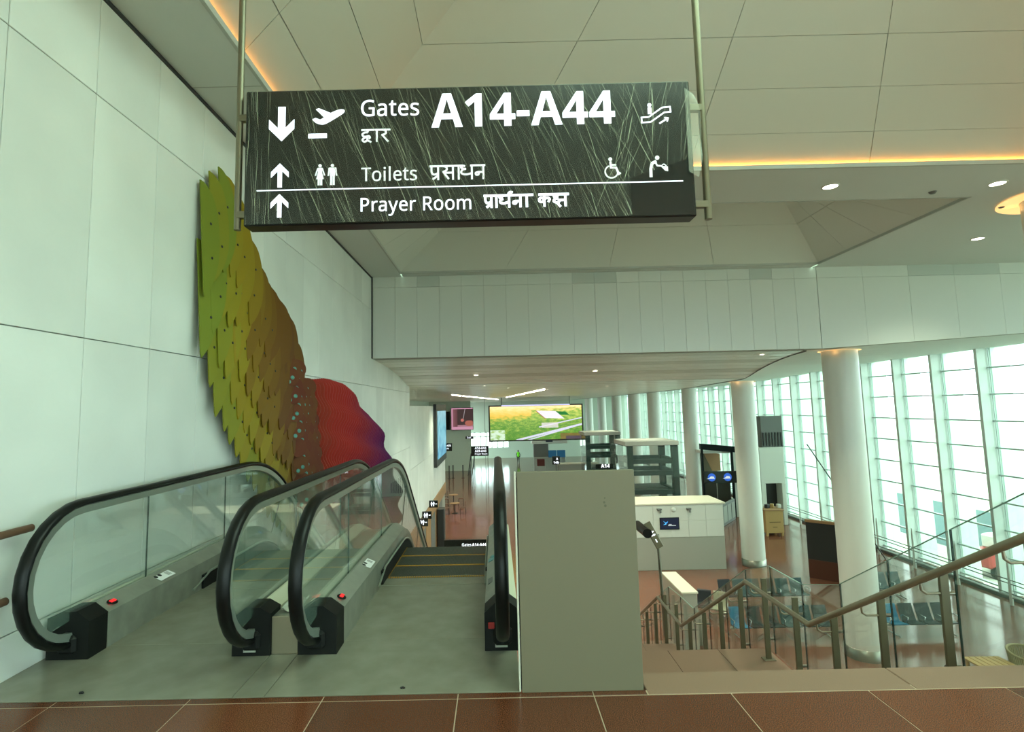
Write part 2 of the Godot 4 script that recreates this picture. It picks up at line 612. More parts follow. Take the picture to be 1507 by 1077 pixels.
# coffer: rectangular opening with a lip, a cove shelf and four sloping sides made of panels
func coffer(called: String, x0: float, x1: float, z0: float, z1: float, slope: float, t_max: float, rows: int, lit: bool) -> void:
	# z0 > z1 (z0 nearer the camera)
	var st := B()
	var lh := 0.058
	span(st, Vector3(x0 - 0.03, CEIL - 0.006, z1 - 0.03), Vector3(x0 + 0.006, CEIL + lh, z0 + 0.03))
	span(st, Vector3(x1 - 0.006, CEIL - 0.006, z1 - 0.03), Vector3(x1 + 0.03, CEIL + lh, z0 + 0.03))
	span(st, Vector3(x0 + 0.006, CEIL - 0.006, z1 - 0.03), Vector3(x1 - 0.006, CEIL + lh, z1 + 0.006))
	span(st, Vector3(x0 + 0.006, CEIL - 0.006, z0 - 0.006), Vector3(x1 - 0.006, CEIL + lh, z0 + 0.03))
	# closing sheets above the panels keep daylight out of the joints
	var s := 0.20 if lit else 0.02
	var bx0 := x0 - s
	var bx1 := x1 + s
	var bz0 := z0 + s
	var bz1 := z1 - s
	var by := CEIL + 0.03
	var root := struct(called, st, M["lip paint"])
	var ring := func(t: float, up: float) -> Array:
		var y := by + t * slope + up
		return [Vector3(bx0 + t, y, bz1 + t), Vector3(bx1 - t, y, bz1 + t), Vector3(bx1 - t, y, bz0 - t), Vector3(bx0 + t, y, bz0 - t)]
	var lo: Array = ring.call(0.0, 0.05)
	var hi: Array = ring.call(t_max, 0.05)
	st = B()
	for k in 4:
		quad(st, lo[k], lo[(k + 1) % 4], hi[(k + 1) % 4], hi[k], Vector3.DOWN)
	obj("backing", st, M["coffer joint"], root)
	# panels
	for k in 4:
		var n_cols := 4
		for r in rows:
			var a: Array = ring.call(t_max * r / rows, 0.0)
			var b: Array = ring.call(t_max * (r + 1) / rows, 0.0)
			for c in n_cols:
				var g := 0.004
				var p0: Vector3 = a[k].lerp(a[(k + 1) % 4], float(c) / n_cols)
				var p1: Vector3 = a[k].lerp(a[(k + 1) % 4], float(c + 1) / n_cols)
				var q0: Vector3 = b[k].lerp(b[(k + 1) % 4], float(c) / n_cols)
				var q1: Vector3 = b[k].lerp(b[(k + 1) % 4], float(c + 1) / n_cols)
				var e: Vector3 = (p1 - p0).normalized() * g
				var w: Vector3 = ((q0 + q1) - (p0 + p1)).normalized() * g
				if c > 0: 
					p0 += e
					q0 += e
				if c < n_cols - 1:
					p1 -= e
					q1 -= e
				p0 += w
				p1 += w
				q0 -= w
				q1 -= w
				var nrm: Vector3 = (p1 - p0).cross(q0 - p0).normalized()
				if nrm.y > 0.0: nrm = -nrm
				var up: Vector3 = -nrm * 0.04
				st = B()
				quad(st, p0, p1, q1, q0, nrm)
				quad(st, p0, p1, p1 + up, p0 + up, -w)
				quad(st, q0, q1, q1 + up, q0 + up, w)
				quad(st, p0, q0, q0 + up, p0 + up, -e)
				quad(st, p1, q1, q1 + up, p1 + up, e)
				obj("coffer_panel", st, M["coffer paint"], root)
	# top: skylight or closed cap
	var top: Array = ring.call(t_max, 0.0)
	if top[1].x - top[0].x > 0.8 and top[2].z - top[1].z > 0.8:
		st = B()
		for k in 4:
			var k2 := (k + 1) % 4
			tube(st, [top[k], top[k2]], 0.06, 6)
		obj("skylight_frame", st, M["mullion white"], root)
		st = B()
		quad(st, top[0] + Vector3.UP * 0.05, top[1] + Vector3.UP * 0.05, top[2] + Vector3.UP * 0.05, top[3] + Vector3.UP * 0.05, Vector3.DOWN)
		obj("skylight_pane", st, M["sky glass"], root)
	if lit:
		# warm strip lamps hidden behind the lip
		var strips := [[Vector3(x0 - 0.08, CEIL + 0.062, (z0 + z1) * 0.5), Vector3(0.03, 0.02, z0 - z1)], [Vector3(x1 + 0.08, CEIL + 0.062, (z0 + z1) * 0.5), Vector3(0.03, 0.02, z0 - z1)], [Vector3((x0 + x1) * 0.5, CEIL + 0.062, z1 - 0.08), Vector3(x1 - x0, 0.02, 0.03)], [Vector3((x0 + x1) * 0.5, CEIL + 0.062, z0 + 0.08), Vector3(x1 - x0, 0.02, 0.03)]]
		for q in strips:
			st = B()
			box(st, q[0], q[1])
			var o := obj("cove_strip_light", st, M["cove"], root)
			area("cove_area", q[0] + Vector3(0, 0.015, 0), Vector3.UP, maxf(q[1].x, 0.02), maxf(q[1].z, 0.02), 0.25, Color(1.0, 0.66, 0.26), o)

func ceiling_upper() -> void:
	var ax0 := -2.31
	var ax1 := 8.15
	var az0 := 3.2
	var az1 := -7.62
	var bx0 := -2.28
	var bx1 := 8.10
	var bz0 := -8.95
	var bz1 := -13.26
	var st := B()
	var h := 0.05
	for r in [[WALL_X - 0.3, ax0, 9.3, -13.9], [ax1, FACADE_X + 0.4, 9.3, -13.9], [ax0, ax1, 9.3, az0], [ax0, ax1, az1, bz0], [bx0, bx1, bz1, -13.9]]:
		span(st, Vector3(r[0], CEIL, r[3]), Vector3(r[1], CEIL + h, r[2]))
	# the second coffer is a little narrower than the first
	span(st, Vector3(bx1, CEIL, bz1), Vector3(ax1, CEIL + h, bz0))
	span(st, Vector3(ax0, CEIL, bz1), Vector3(bx0, CEIL + h, bz0))
	struct("ceiling", st, M["ceiling paint"])
	# shadow gap where ceiling meets the panelled wall
	st = B()
	span(st, Vector3(WALL_X, CEIL - 0.035, -13.58), Vector3(WALL_X + 0.02, CEIL - 0.002, 9.0))
	span(st, Vector3(WALL_X, 2.9, -13.575), Vector3(WALL_X + 0.03, CEIL, -13.55))
	struct("trim_1", st, M["dark grey"])
	# joint trims between ceiling boards beside the coffer
	st = B()
	for z in [-5.32, -1.6, -9.0]:
		span(st, Vector3(WALL_X + 0.02, CEIL - 0.002, z - 0.004), Vector3(ax0, CEIL + 0.01, z + 0.004))
	struct("trim_2", st, M["joint"])
	coffer("ceiling_coffer", ax0, ax1, az0, az1, 0.53, 2.9, 5, true)
	coffer("ceiling_coffer", bx0, bx1, bz0, bz1, 0.60, 2.17, 2, false)
	# deep beam across the hall
	st = B()
	var zb := -13.95
	span(st, Vector3(WALL_X, 2.9, zb), Vector3(8.22, CEIL + 0.2, BEAM_Z - 0.03))
	prism(st, PackedVector2Array([Vector2(8.22, 2.9), Vector2(FACADE_X, 3.56), Vector2(FACADE_X, CEIL + 0.2), Vector2(8.22, CEIL + 0.2)]), Vector3(0, 0, BEAM_Z - 0.03), Vector3.RIGHT, Vector3.UP, Vector3(0, 0, zb - BEAM_Z + 0.03))
	var bm := struct("wall_beam", st, M["joint"])
	var cache := {}
	for c in 20:
		var x0 := WALL_X + 0.03 + 0.5635 * c
		for r in 2:
			var y0: float = [2.9, 4.70][r]
			var y1: float = [4.70, CEIL][r]
			if not cache.has(r):
				var b := B()
				box(b, Vector3.ZERO, Vector3(0.5635 - 0.004, y1 - y0 - 0.005, 0.03), 0.002)
				cache[r] = done(b)
			var dark: bool = r == 1 and c in [2, 9, 10, 17]
			put(cache[r], "panel", M["beam panel dark"] if dark else M["beam panel"], bm, Transform3D(Basis(), Vector3(x0 + 0.2818, (y0 + y1) * 0.5, BEAM_Z - 0.015)))
	for c in 10:
		var x0 := 8.23 + 1.16 * c
		var x1 := minf(x0 + 1.155, FACADE_X)
		for r in 2:
			var ya := 2.9 + (x0 - 8.22) * 0.0551
			var yb := 2.9 + (x1 - 8.22) * 0.0551
			var b := B()
			if r == 0:
				prism(b, PackedVector2Array([Vector2(x0, ya), Vector2(x1, yb), Vector2(x1, 4.697), Vector2(x0, 4.697)]), Vector3(0, 0, BEAM_Z), Vector3.RIGHT, Vector3.UP, Vector3(0, 0, -0.03))
			else:
				span(b, Vector3(x0, 4.703, BEAM_Z - 0.03), Vector3(x1, CEIL, BEAM_Z))
			obj("panel", b, M["beam panel dark"] if (r == 1 and c in [2, 3]) else M["beam panel"], bm)
	# recessed downlights and ceiling fittings
	var names := ["round recessed ceiling light between the two coffers, nearest the hanging sign", "round recessed ceiling light at the outer corner of the two coffers", "round recessed ceiling light to the right of the far coffer, close to the beam"]
	var i := 0
	for p in [Vector2(5.38, -8.33), Vector2(8.05, -8.36), Vector2(10.4, -11.38)]:
		downlight(Vector3(p.x, CEIL, p.y), 0.105, names[i], "ceiling lights of the upper hall", 4.0)
		i += 1
	i = 0
	for p in [Vector2(7.26, -8.66), Vector2(9.08, -9.41)]:
		st = B()
		lathe(st, Vector3.ZERO, [Vector2(0.0, -0.035), Vector2(0.035, -0.035), Vector2(0.055, -0.012), Vector2(0.06, 0.0)], 12)
		var o := obj("smoke_detector", st, M["mid grey"])
		o.position = Vector3(p.x, CEIL, p.y)
		tag(o, ["small grey ceiling sensor at the near edge of the far coffer", "small grey ceiling sensor beside the glowing column ring"][i], "sensor", "ceiling sensors")
		i += 1
	# lights out of view over the landing, of the same kind
	for p in [Vector2(10.5, -5.0), Vector2(10.5, -1.0), Vector2(10.5, 3.0), Vector2(14.0, -8.5), Vector2(14.0, -3.0), Vector2(14.0, 3.0), Vector2(-0.5, 5.5), Vector2(3.0, 5.5), Vector2(6.5, 5.5), Vector2(1.0, 7.8), Vector2(5.0, 7.8)]:
		downlight(Vector3(p.x, CEIL, p.y), 0.105, "round recessed ceiling light above the upper landing outside the sign", "ceiling lights over the upper landing", 4.0)

func downlight(at: Vector3, r: float, label: String, group: String, e: float, called := "ceiling_light") -> Node3D:
	var t := thing(called, label, "light", at, 0.0, group)
	var st := B()
	lathe(st, Vector3.ZERO, [Vector2(r, -0.002), Vector2(r, -0.012), Vector2(r * 1.22, -0.008), Vector2(r * 1.25, 0.0)], 20)
	obj("trim_ring", st, M["white gloss"], t)
	st = B()
	lathe(st, Vector3.ZERO, [Vector2(0.0, -0.006), Vector2(r, -0.006)], 20)
	obj("lamp_diffuser", st, M["lamp"], t)
	if e > 0.0:
		var l := SpotLight3D.new()
		l.name = "lamp_spot"
		l.light_energy = e
		l.light_color = Color(0.97, 1.0, 0.88)
		l.light_size = r
		l.spot_angle = 62.0
		l.spot_range = 30.0
		l.spot_attenuation = 2.0
		l.shadow_enabled = true
		l.rotation.x = -PI / 2
		l.position = Vector3(0, -0.03, 0)
		t.add_child(l)
	return t

func slat_y(d: float) -> float:
	if d < 13.6: return 2.9
	if d > 19.2: return 2.45
	return 2.9 - 0.0143 * (d - 13.6) ** 2

func slat_x(d: float) -> float:
	return clampf(8.0 + (d - 14.0) * 0.164, 8.0, 11.2)

func soffit_y(d: float) -> float:
	return lerpf(3.22, 2.6, clampf((d - 17.5) / 9.5, 0.0, 1.0))

func glass_top(d: float) -> float:
	if d < 28.0: return 3.6
	if d < 42.0: return lerpf(3.6, 3.1, (d - 28.0) / 14.0)
	return 3.05

func hall_ceiling() -> void:
	# dark void above, slats below
	var st := B()
	var steps := []
	var d := 13.9
	while d < 85.2:
		steps.append(d)
		d += 0.8 if d < 21.0 else 8.0
	steps.append(85.2)
	for i in steps.size() - 1:
		var a: float = steps[i]
		var b: float = steps[i + 1]
		var ya := slat_y(a) + 0.16
		var yb := slat_y(b) + 0.16
		var xl := WALL_X - 0.3 if a < 19.6 else -8.7
		quad(st, Vector3(xl, ya, -a), Vector3(slat_x(a), ya, -a), Vector3(slat_x(b), yb, -b), Vector3(xl, yb, -b), Vector3.DOWN)
		quad(st, Vector3(xl, ya + 0.1, -a), Vector3(slat_x(a), ya + 0.1, -a), Vector3(slat_x(b), yb + 0.1, -b), Vector3(xl, yb + 0.1, -b), Vector3.UP)
	var cl := struct("ceiling_hall", st, M["slat backing"] if M.has("slat backing") else mat("slat backing", Color(0.34, 0.35, 0.32), 0.8))
	var k := 0
	d = 14.25
	var cache := {}
	while d < 84.0 and k < 290:
		var w := 0.50 if d < 40.0 else 0.74
		var pitch := 0.58 if d < 40.0 else 0.86
		var xl := WALL_X if d < 19.75 else -8.4
		var xr := slat_x(d)
		var key := "%.2f %.2f" % [w, xl]
		if not cache.has(key):
			var b := B()
			box(b, Vector3.ZERO, Vector3(1.0, 0.03, w), 0.0)
			cache[key] = done(b)
		var sl := 0.0
		if d > 13.6 and d < 19.2: sl = 0.0286 * (d - 13.6)
		var bs := Basis(Vector3.RIGHT, -atan(sl)) * Basis.from_scale(Vector3(xr - xl, 1, 1))
		put(cache[key], "slat", M["slat"] if k % 3 else M["slat shade"], cl, Transform3D(bs, Vector3((xl + xr) * 0.5, slat_y(d), -d)))
		d += pitch
		k += 1
	# white fascia and sloping soffit between the slats and the facade
	st = B()
	for i in steps.size() - 1:
		var a: float = steps[i]
		var b: float = steps[i + 1]
		var xa := slat_x(a)
		var xb := slat_x(b)
		quad(st, Vector3(xa, slat_y(a) - 0.02, -a), Vector3(xb, slat_y(b) - 0.02, -b), Vector3(xb, soffit_y(b), -b), Vector3(xa, soffit_y(a), -a), Vector3.RIGHT)
		quad(st, Vector3(xa, soffit_y(a), -a), Vector3(FACADE_X, glass_top(a), -a), Vector3(FACADE_X, glass_top(b), -b), Vector3(xb, soffit_y(b), -b), Vector3.DOWN)
		quad(st, Vector3(xa, soffit_y(a) + 0.3, -a), Vector3(FACADE_X + 0.3, glass_top(a) + 0.3, -a), Vector3(FACADE_X + 0.3, glass_top(b) + 0.3, -b), Vector3(xb, soffit_y(b) + 0.3, -b), Vector3.UP)
		quad(st, Vector3(FACADE_X + 0.3, glass_top(a), -a), Vector3(FACADE_X + 0.3, glass_top(b), -b), Vector3(FACADE_X + 0.3, glass_top(b) + 0.3, -b), Vector3(FACADE_X + 0.3, glass_top(a) + 0.3, -a), Vector3.RIGHT)
		quad(st, Vector3(FACADE_X, glass_top(a), -a), Vector3(FACADE_X, glass_top(b), -b), Vector3(FACADE_X + 0.3, glass_top(b), -b), Vector3(FACADE_X + 0.3, glass_top(a), -a), Vector3.DOWN)
	struct("ceiling_soffit", st, M["ceiling paint"])
	st = B()
	for i in steps.size() - 1:
		var a: float = steps[i]
		var b: float = steps[i + 1]
		tube(st, [Vector3(slat_x(a), slat_y(a) - 0.03, -a), Vector3(slat_x(b), slat_y(b) - 0.03, -b)], 0.012, 5)
	struct("trim_3", st, M["mid grey"])
	# small lights in the slat ceiling
	var spots := [Vector2(-0.6, -17.6), Vector2(3.2, -17.3), Vector2(7.2, -14.6), Vector2(-0.4, -20.6), Vector2(6.4, -19.6), Vector2(0.6, -23.6), Vector2(4.9, -23.8), Vector2(8.6, -23.2), Vector2(-1.6, -26.5), Vector2(2.6, -27.2), Vector2(6.8, -28.0), Vector2(-0.2, -31.5), Vector2(4.2, -32.5), Vector2(8.8, -33.5), Vector2(-2.2, -36.0), Vector2(2.0, -38.0), Vector2(6.2, -39.5), Vector2(-5.5, -41.0), Vector2(0.2, -44.0), Vector2(4.8, -46.5), Vector2(9.0, -44.0), Vector2(-4.0, -49.0), Vector2(2.4, -53.0), Vector2(-3.9, -22.5), Vector2(-4.6, -25.0), Vector2(-5.0, -28.0), Vector2(-6.0, -31.0), Vector2(10.2, -29.0), Vector2(10.4, -38.0), Vector2(-6.0, -41.0), Vector2(-6.4, -50.0), Vector2(-5.6, -58.0), Vector2(-5.0, -64.0), Vector2(1.5, -62.0), Vector2(6.0, -56.0)]
	for i in spots.size():
		var p: Vector2 = spots[i]
		downlight(Vector3(p.x, slat_y(-p.y) - 0.016, p.y), 0.07, "small round light set in the grey slat ceiling of the hall", "small lights in the slat ceiling", 4.5, "slat_ceiling_light")
	# linear lights running diagonally away over the hall
	for L in [[Vector2(2.35, -26.0), Vector2(0.9, -46.0), "long white line of light running away in the slat ceiling above the big screen"], [Vector2(-2.6, -33.0), Vector2(0.4, -58.0), "broken line of light in the slat ceiling left of the big screen"]]:
		var a: Vector2 = L[0]
		var b: Vector2 = L[1]
		var t := thing("linear_ceiling_light", L[2], "light", Vector3(a.x, slat_y(-a.y), a.y), 0.0, "linear lights in the slat ceiling")
		for i in 7:
			var p := a.lerp(b, i / 7.0)
			var q := a.lerp(b, (i + 0.8) / 7.0)
			st = B()
			tube(st, [Vector3(p.x - a.x, -0.03, p.y - a.y), Vector3(q.x - a.x, -0.03, q.y - a.y)], 0.05, 6)
			obj("lamp_tube", st, M["lamp"], t)
	# daylight is helped by the hall's own downlighting
	for q in [Vector3(2.5, 2.3, -24.0), Vector3(2.5, 2.3, -40.0), Vector3(0.0, 2.3, -58.0)]:
		pass

func facade() -> void:
	var pitch := 2.36
	var ys := [3.62, 2.78, 1.70, 0.62, -0.46, -1.54, -2.62, -3.70, -4.78, LOW + 0.2]
	for k in range(-11, 28):
		var z0 := -22.33 - pitch * k
		if z0 > 8.9: continue
		if z0 < -84.5: break
		var d := -z0
		var top := glass_top(d)
		if d < BEAM_Z * -1.0: top = CEIL
		var st := B()
		# glazing fin of the mullion
		span(st, Vector3(FACADE_X - 0.45, LOW, z0 - 0.07), Vector3(FACADE_X, top + 0.02, z0 + 0.07))
		var w := struct("window_%d" % (k + 13), st, M["mullion white"])
		st = B()
		span(st, Vector3(FACADE_X + 0.10, LOW - 0.4, z0 - 0.10), Vector3(FACADE_X + 0.85, top + 0.6, z0 + 0.10))
		obj("outer_fin", st, M["mullion white"], w)
		if not shared.has("transom"):
			var tb := B()
			box(tb, Vector3.ZERO, Vector3(0.12, 0.055, pitch - 0.14), 0.004)
			shared["transom"] = done(tb)
		for j in range(0, ys.size()):
			if ys[j] < top + 0.1:
				put(shared["transom"], "transom", M["transom grey"], w, Transform3D(Basis(), Vector3(FACADE_X - 0.02, ys[j], z0 - pitch * 0.5)))
		st = B()
		box(st, Vector3(FACADE_X - 0.01, (LOW + top) * 0.5, z0 - pitch + 0.12), Vector3(0.03, top - LOW, 0.03))
		obj("glazing_bar", st, M["transom grey"], w)
		if k >= -2 and k < 12:
			var hi := top
			for j in ys.size():
				if ys[j] >= top: continue
				var p := B()
				span(p, Vector3(FACADE_X, ys[j], z0 - pitch + 0.07), Vector3(FACADE_X + 0.012, hi, z0 - 0.07))
				obj("pane", p, M["window glass"], w)
				hi = ys[j]
		else:
			var p := B()
			span(p, Vector3(FACADE_X, LOW, z0 - pitch + 0.07), Vector3(FACADE_X + 0.012, top, z0 - 0.07))
			obj("pane", p, M["window glass"], w)
	# plinth along the foot of the glass
	var st := B()
	span(st, Vector3(FACADE_X - 0.55, LOW, -85.0), Vector3(FACADE_X - 0.3, LOW + 0.14, -3.4), 0.01)
	struct("baseboard_right", st, M["mid grey"])
	# low guard rail with tapered posts in front of the glass
	var rail := thing("window_guard_rail", "low multi-bar metal guard rail with tapered posts along the foot of the tall windows", "railing", Vector3(FACADE_X - 1.0, LOW, 0))
	for k in 22:
		st = B()
		var z := -14.2 - 2.36 * k
		tube(st, [Vector3(0, 0, z), Vector3(0, 1.55, z), Vector3(0, 1.8, z)], 0.06, 8, 0.02)
		obj("post", st, M["mullion white"], rail)
	for h in [0.92, 0.78, 0.42, 0.28]:
		st = B()
		tube(st, [Vector3(0, h, -12.0), Vector3(0, h, -66.0)], 0.02, 8)
		obj("bar", st, M["mid grey"], rail)

func outside() -> void:
	var st := B()
	span(st, Vector3(FACADE_X + 1.3, LOW - 4.0, -260.0), Vector3(FACADE_X + 14.0, LOW - 3.5, 160.0))
	struct("floor_apron", st, M["apron"])
	st = B()
	span(st, Vector3(FACADE_X + 14.0, LOW - 4.0, -260.0), Vector3(FACADE_X + 28.0, LOW - 3.52, 160.0))
	struct("floor_field", st, M["field"])
	st = B()
	span(st, Vector3(FACADE_X + 28.0, LOW - 4.0, -260.0), Vector3(FACADE_X + 300.0, LOW - 3.5, 160.0))
	struct("floor_far_apron", st, M["apron"])
	# two red ground vehicles on the apron
	for i in 2:
		var t := thing("tow_tractor", ["red apron vehicle seen through the glass above the wicker chair, the left one", "red apron vehicle seen through the glass above the wicker chair, the right one"][i], "vehicle", Vector3(FACADE_X + 11.5 + 3.4 * i, LOW - 3.5, -36.0), 0.2)
		st = B()
		box(st, Vector3(0, 1.1, 0), Vector3(2.8, 1.0, 1.6), 0.12)
		obj("body", st, M["red paint"], t)
		st = B()
		box(st, Vector3(0.5, 2.0, 0), Vector3(1.2, 0.9, 1.4), 0.12)
		obj("cab", st, M["white gloss"], t)
		for sx in [-1, 1]:
			for sz in [-1, 1]:
				st = B()
				tube(st, [Vector3(sx * 0.9, 0.4, sz * 0.65), Vector3(sx * 0.9, 0.4, sz * 0.9)], 0.4, 14)
				obj("wheel", st, M["rubber"], t)

func columns() -> void:
	# x, z, diameter, top, label
	var cs := [[11.13, -17.5, 1.02, 3.20, "nearest big white round column, standing by the front row of waiting seats"], [12.25, -27.0, 1.05, 2.62, "second white round column, beside the white kiosk and the dark screen band"], [14.2, -40.0, 1.04, 2.68, "third white round column, directly right of the larger glass lift shaft"], [13.2, -45.6, 1.04, 2.68, "white round column rising behind the right part of the larger glass lift"], [12.3, -48.4, 1.04, 2.68, "white round column rising behind the left part of the larger glass lift"], [13.3, -60.0, 1.06, 2.68, "white round column rising behind the right side of the smaller glass lift"], [13.8, -71.0, 1.06, 2.68, "white round column rising behind the left side of the smaller glass lift"], [13.0, -76.0, 1.06, 2.68, "farthest white round column, close to the right edge of the big screen"], [9.72, -8.95, 1.1, CEIL, "white round column with a glowing ring at the ceiling, at the right edge"]]
	for c in cs:
		var t := thing("column", c[4], "column", Vector3(c[0], LOW, c[1]), 0.0, "white columns of the hall")
		var r: float = c[2] * 0.5
		var h: float = c[3] - LOW
		var st := B()
		lathe(st, Vector3.ZERO, [Vector2(r, 0.0), Vector2(r, h)], 40)
		obj("shaft", st, M["column white"], t)
		st = B()
		lathe(st, Vector3.ZERO, [Vector2(r + 0.02, 0.0), Vector2(r + 0.02, 0.32), Vector2(r, 0.33)], 40)
		obj("base_ring", st, M["steel"], t)
		if c[1] > -30.0:
			# glowing ring round the head
			st = B()
			lathe(st, Vector3(0, h, 0), [Vector2(r + 0.01, -0.02), Vector2(r + (0.32 if c[1] > -10.0 else 0.1), -0.02)], 40)
			obj("ring_lamp", st, M["lamp warm"], t)
			for k in 4:
				var l := OmniLight3D.new()
				l.name = "ring_light"
				l.light_color = Color(1.0, 0.72, 0.40)
				l.light_energy = 0.002
				l.light_size = 0.05
				l.omni_range = 30.0
				l.omni_attenuation = 2.0
				l.shadow_enabled = true
				var a := TAU * (k + 0.5) / 4
				l.position = Vector3(cos(a) * (r + 0.1), h - 0.08, sin(a) * (r + 0.1))
				t.add_child(l, true)

# ---------------------------------------------------------------- escalators
# a line at radius r about the crest centre: level, then round the crest, then down the incline and level again; points are (z, y)
const CREST := Vector2(-6.35, -1.0)

func run_path(r: float, z_start: float, y_low: float, z_end: float) -> Array:
	var pts := [Vector2(z_start, CREST.y + r)]
	for i in range(0, 11):
		var a := INC * i / 10.0
		pts.append(Vector2(CREST.x - sin(a) * r, CREST.y + cos(a) * r))
	var last: Vector2 = pts[-1]
	var zb := last.x - (last.y - y_low) / tan(INC)
	pts.append(Vector2(zb + 0.5, y_low + 0.5 * tan(INC)))
	pts.append(Vector2(zb + 0.2, y_low + 0.16))
	pts.append(Vector2(zb - 0.15, y_low + 0.02))
	pts.append(Vector2(zb - 0.4, y_low))
	pts.append(Vector2(z_end, y_low))
	return pts

func balustrade(esc: Node3D, xc: float, xin: float, xout: float, light_colour: String, label_tag: bool) -> void:
	# xc: glass and handrail line, xin: edge on the step side, xout: edge on the other side
	var sg := signf(xin - xc)
	# handrail belt: newel loop and run
	var c := Vector2(-3.86, 0.56)
	var loop := [Vector2(-4.02, 0.10)]
	for i in range(0, 15):
		var a := deg_to_rad(-90.0 + 180.0 * i / 14.0)
		loop.append(c + Vector2(cos(a), sin(a)) * 0.46)
	var belt := loop + run_path(2.02, -4.3, LOW + 1.0, -18.3).slice(0)
	var prof := []
	for i in 12:
		var a := TAU * i / 12.0
		prof.append(Vector2(cos(a) * 0.043, maxf(-0.012, sin(a) * 0.03)))
	var st := B()
	sweep(st, belt, xc, prof, true)
	obj("handrail", st, M["rubber"], esc)
	# metal guide under the belt
	var loop2 := [Vector2(-4.02, 0.135)]
	for i in range(0, 15):
		var a := deg_to_rad(-90.0 + 180.0 * i / 14.0)
		loop2.append(c + Vector2(cos(a), sin(a)) * 0.425)
	var guide := loop2 + run_path(1.985, -4.3, LOW + 0.965, -18.3)
	st = B()
	sweep(st, guide, xc, [Vector2(-0.022, -0.035), Vector2(0.022, -0.035), Vector2(0.03, 0.015), Vector2(-0.03, 0.015)])
	obj("rail_guide", st, M["rail profile"], esc)
	# glass panels: newel panel, level panels, crest, incline
	var gx := xc - 0.006
	var ux := Vector3(0, 0, 1)
	var poly := PackedVector2Array([Vector2(-4.60, 0.27), Vector2(-3.93, 0.27)])
	for i in range(0, 11):
		var a := deg_to_rad(-55.0 + 145.0 * i / 10.0)
		poly.append(c + Vector2(cos(a), sin(a)) * 0.395)
	poly.append(Vector2(-4.60, 0.955))
	st = B()
	prism(st, poly, Vector3(gx, 0, 0), ux, Vector3.UP, Vector3(0.012, 0, 0))
	obj("glass_panel", st, M["balustrade glass"], esc)
	# edges of the panels show as thin dark green lines
	var joints := B()
	box(joints, Vector3(xc, 0.61, -4.6035), Vector3(0.012, 0.69, 0.004))
	poly = PackedVector2Array([Vector2(-5.897, 0.27), Vector2(-4.607, 0.27), Vector2(-4.607, 0.955), Vector2(-5.897, 0.955)])
	st = B()
	prism(st, poly, Vector3(gx, 0, 0), ux, Vector3.UP, Vector3(0.012, 0, 0))
	obj("glass_panel", st, M["balustrade glass"], esc)
	box(joints, Vector3(xc, 0.61, -5.9), Vector3(0.012, 0.69, 0.004))
	var hi := run_path(1.955, -5.903, LOW + 0.95, -17.6)
	var lo := run_path(1.27, -5.903, LOW + 0.27, -17.3)
	poly = PackedVector2Array()
	for i in 12: poly.append(lo[i])
	for i in range(11, -1, -1): poly.append(hi[i])
	st = B()
	prism(st, poly, Vector3(gx, 0, 0), ux, Vector3.UP, Vector3(0.012, 0, 0))
	obj("glass_panel", st, M["balustrade glass"], esc)
	for i in 7:
		var q0: Vector2 = lo[11].lerp(lo[12], i / 7.0 + 0.0015)
		var q1: Vector2 = lo[11].lerp(lo[12], (i + 1) / 7.0 - 0.0015)
		var w0: Vector2 = hi[11].lerp(hi[12], i / 7.0 + 0.0015)
		var w1: Vector2 = hi[11].lerp(hi[12], (i + 1) / 7.0 - 0.0015)
		st = B()
		prism(st, PackedVector2Array([q0, q1, w1, w0]), Vector3(gx, 0, 0), ux, Vector3.UP, Vector3(0.012, 0, 0))
		obj("glass_panel", st, M["balustrade glass"], esc)
		var dv := (w0 - q0)
		joints.set_smooth_group(-1)
		box(joints, Vector3(xc, (q0.y + w0.y) * 0.5, (q0.x + w0.x) * 0.5), Vector3(0.012, dv.length(), 0.005), 0.0, Basis(Vector3.RIGHT, atan2(dv.x, dv.y)))
	obj("glass_joint", joints, M["glass edge"], esc)
	# plinth: skirt, sloping inner deck, outer deck
	var deck := run_path(1.27, -3.98, LOW + 0.27, -17.5)
	var li := xin - xc
	var lo2 := xout - xc
	var prf := [Vector2(li, -0.34), Vector2(li, -0.03), Vector2(0.03 * sg, 0.035), Vector2(0.014 * sg, 0.035), Vector2(0.014 * sg, -0.34)]
	if sg > 0: prf = [Vector2(li, -0.34), Vector2(li, -0.03), Vector2(0.03, 0.035), Vector2(0.014, 0.035), Vector2(0.014, -0.34)]
	else: prf = [Vector2(-0.014, -0.34), Vector2(-0.014, 0.035), Vector2(-0.03, 0.035), Vector2(li, -0.03), Vector2(li, -0.34)]
	st = B()
	sweep(st, deck, xc, prf)
	obj("inner_deck", st, M["anodised"], esc)
	if sg > 0: prf = [Vector2(-0.014, -0.34), Vector2(-0.014, 0.035), Vector2(-0.03, 0.035), Vector2(lo2, -0.01), Vector2(lo2, -0.34)]
	else: prf = [Vector2(lo2, -0.34), Vector2(lo2, -0.01), Vector2(0.03, 0.035), Vector2(0.014, 0.035), Vector2(0.014, -0.34)]
	st = B()
	sweep(st, deck, xc, prf)
	obj("outer_deck", st, M["deck cream"], esc)
	# truss cladding below the incline
	var tr := run_path(0.95, -6.0, LOW + 0.05, -17.3)
	st = B()
	sweep(st, tr, xc, [Vector2(minf(li, lo2), -0.75), Vector2(maxf(li, lo2), -0.75), Vector2(maxf(li, lo2), 0.0), Vector2(minf(li, lo2), 0.0)])
	obj("truss_cladding", st, M["anodised"], esc)
	# skirt brush with a pale bead where the steps come in
	var bz := run_path(1.115, -5.22, LOW + 0.11, -17.0)
	st = B()
	var bw := 0.018 * sg
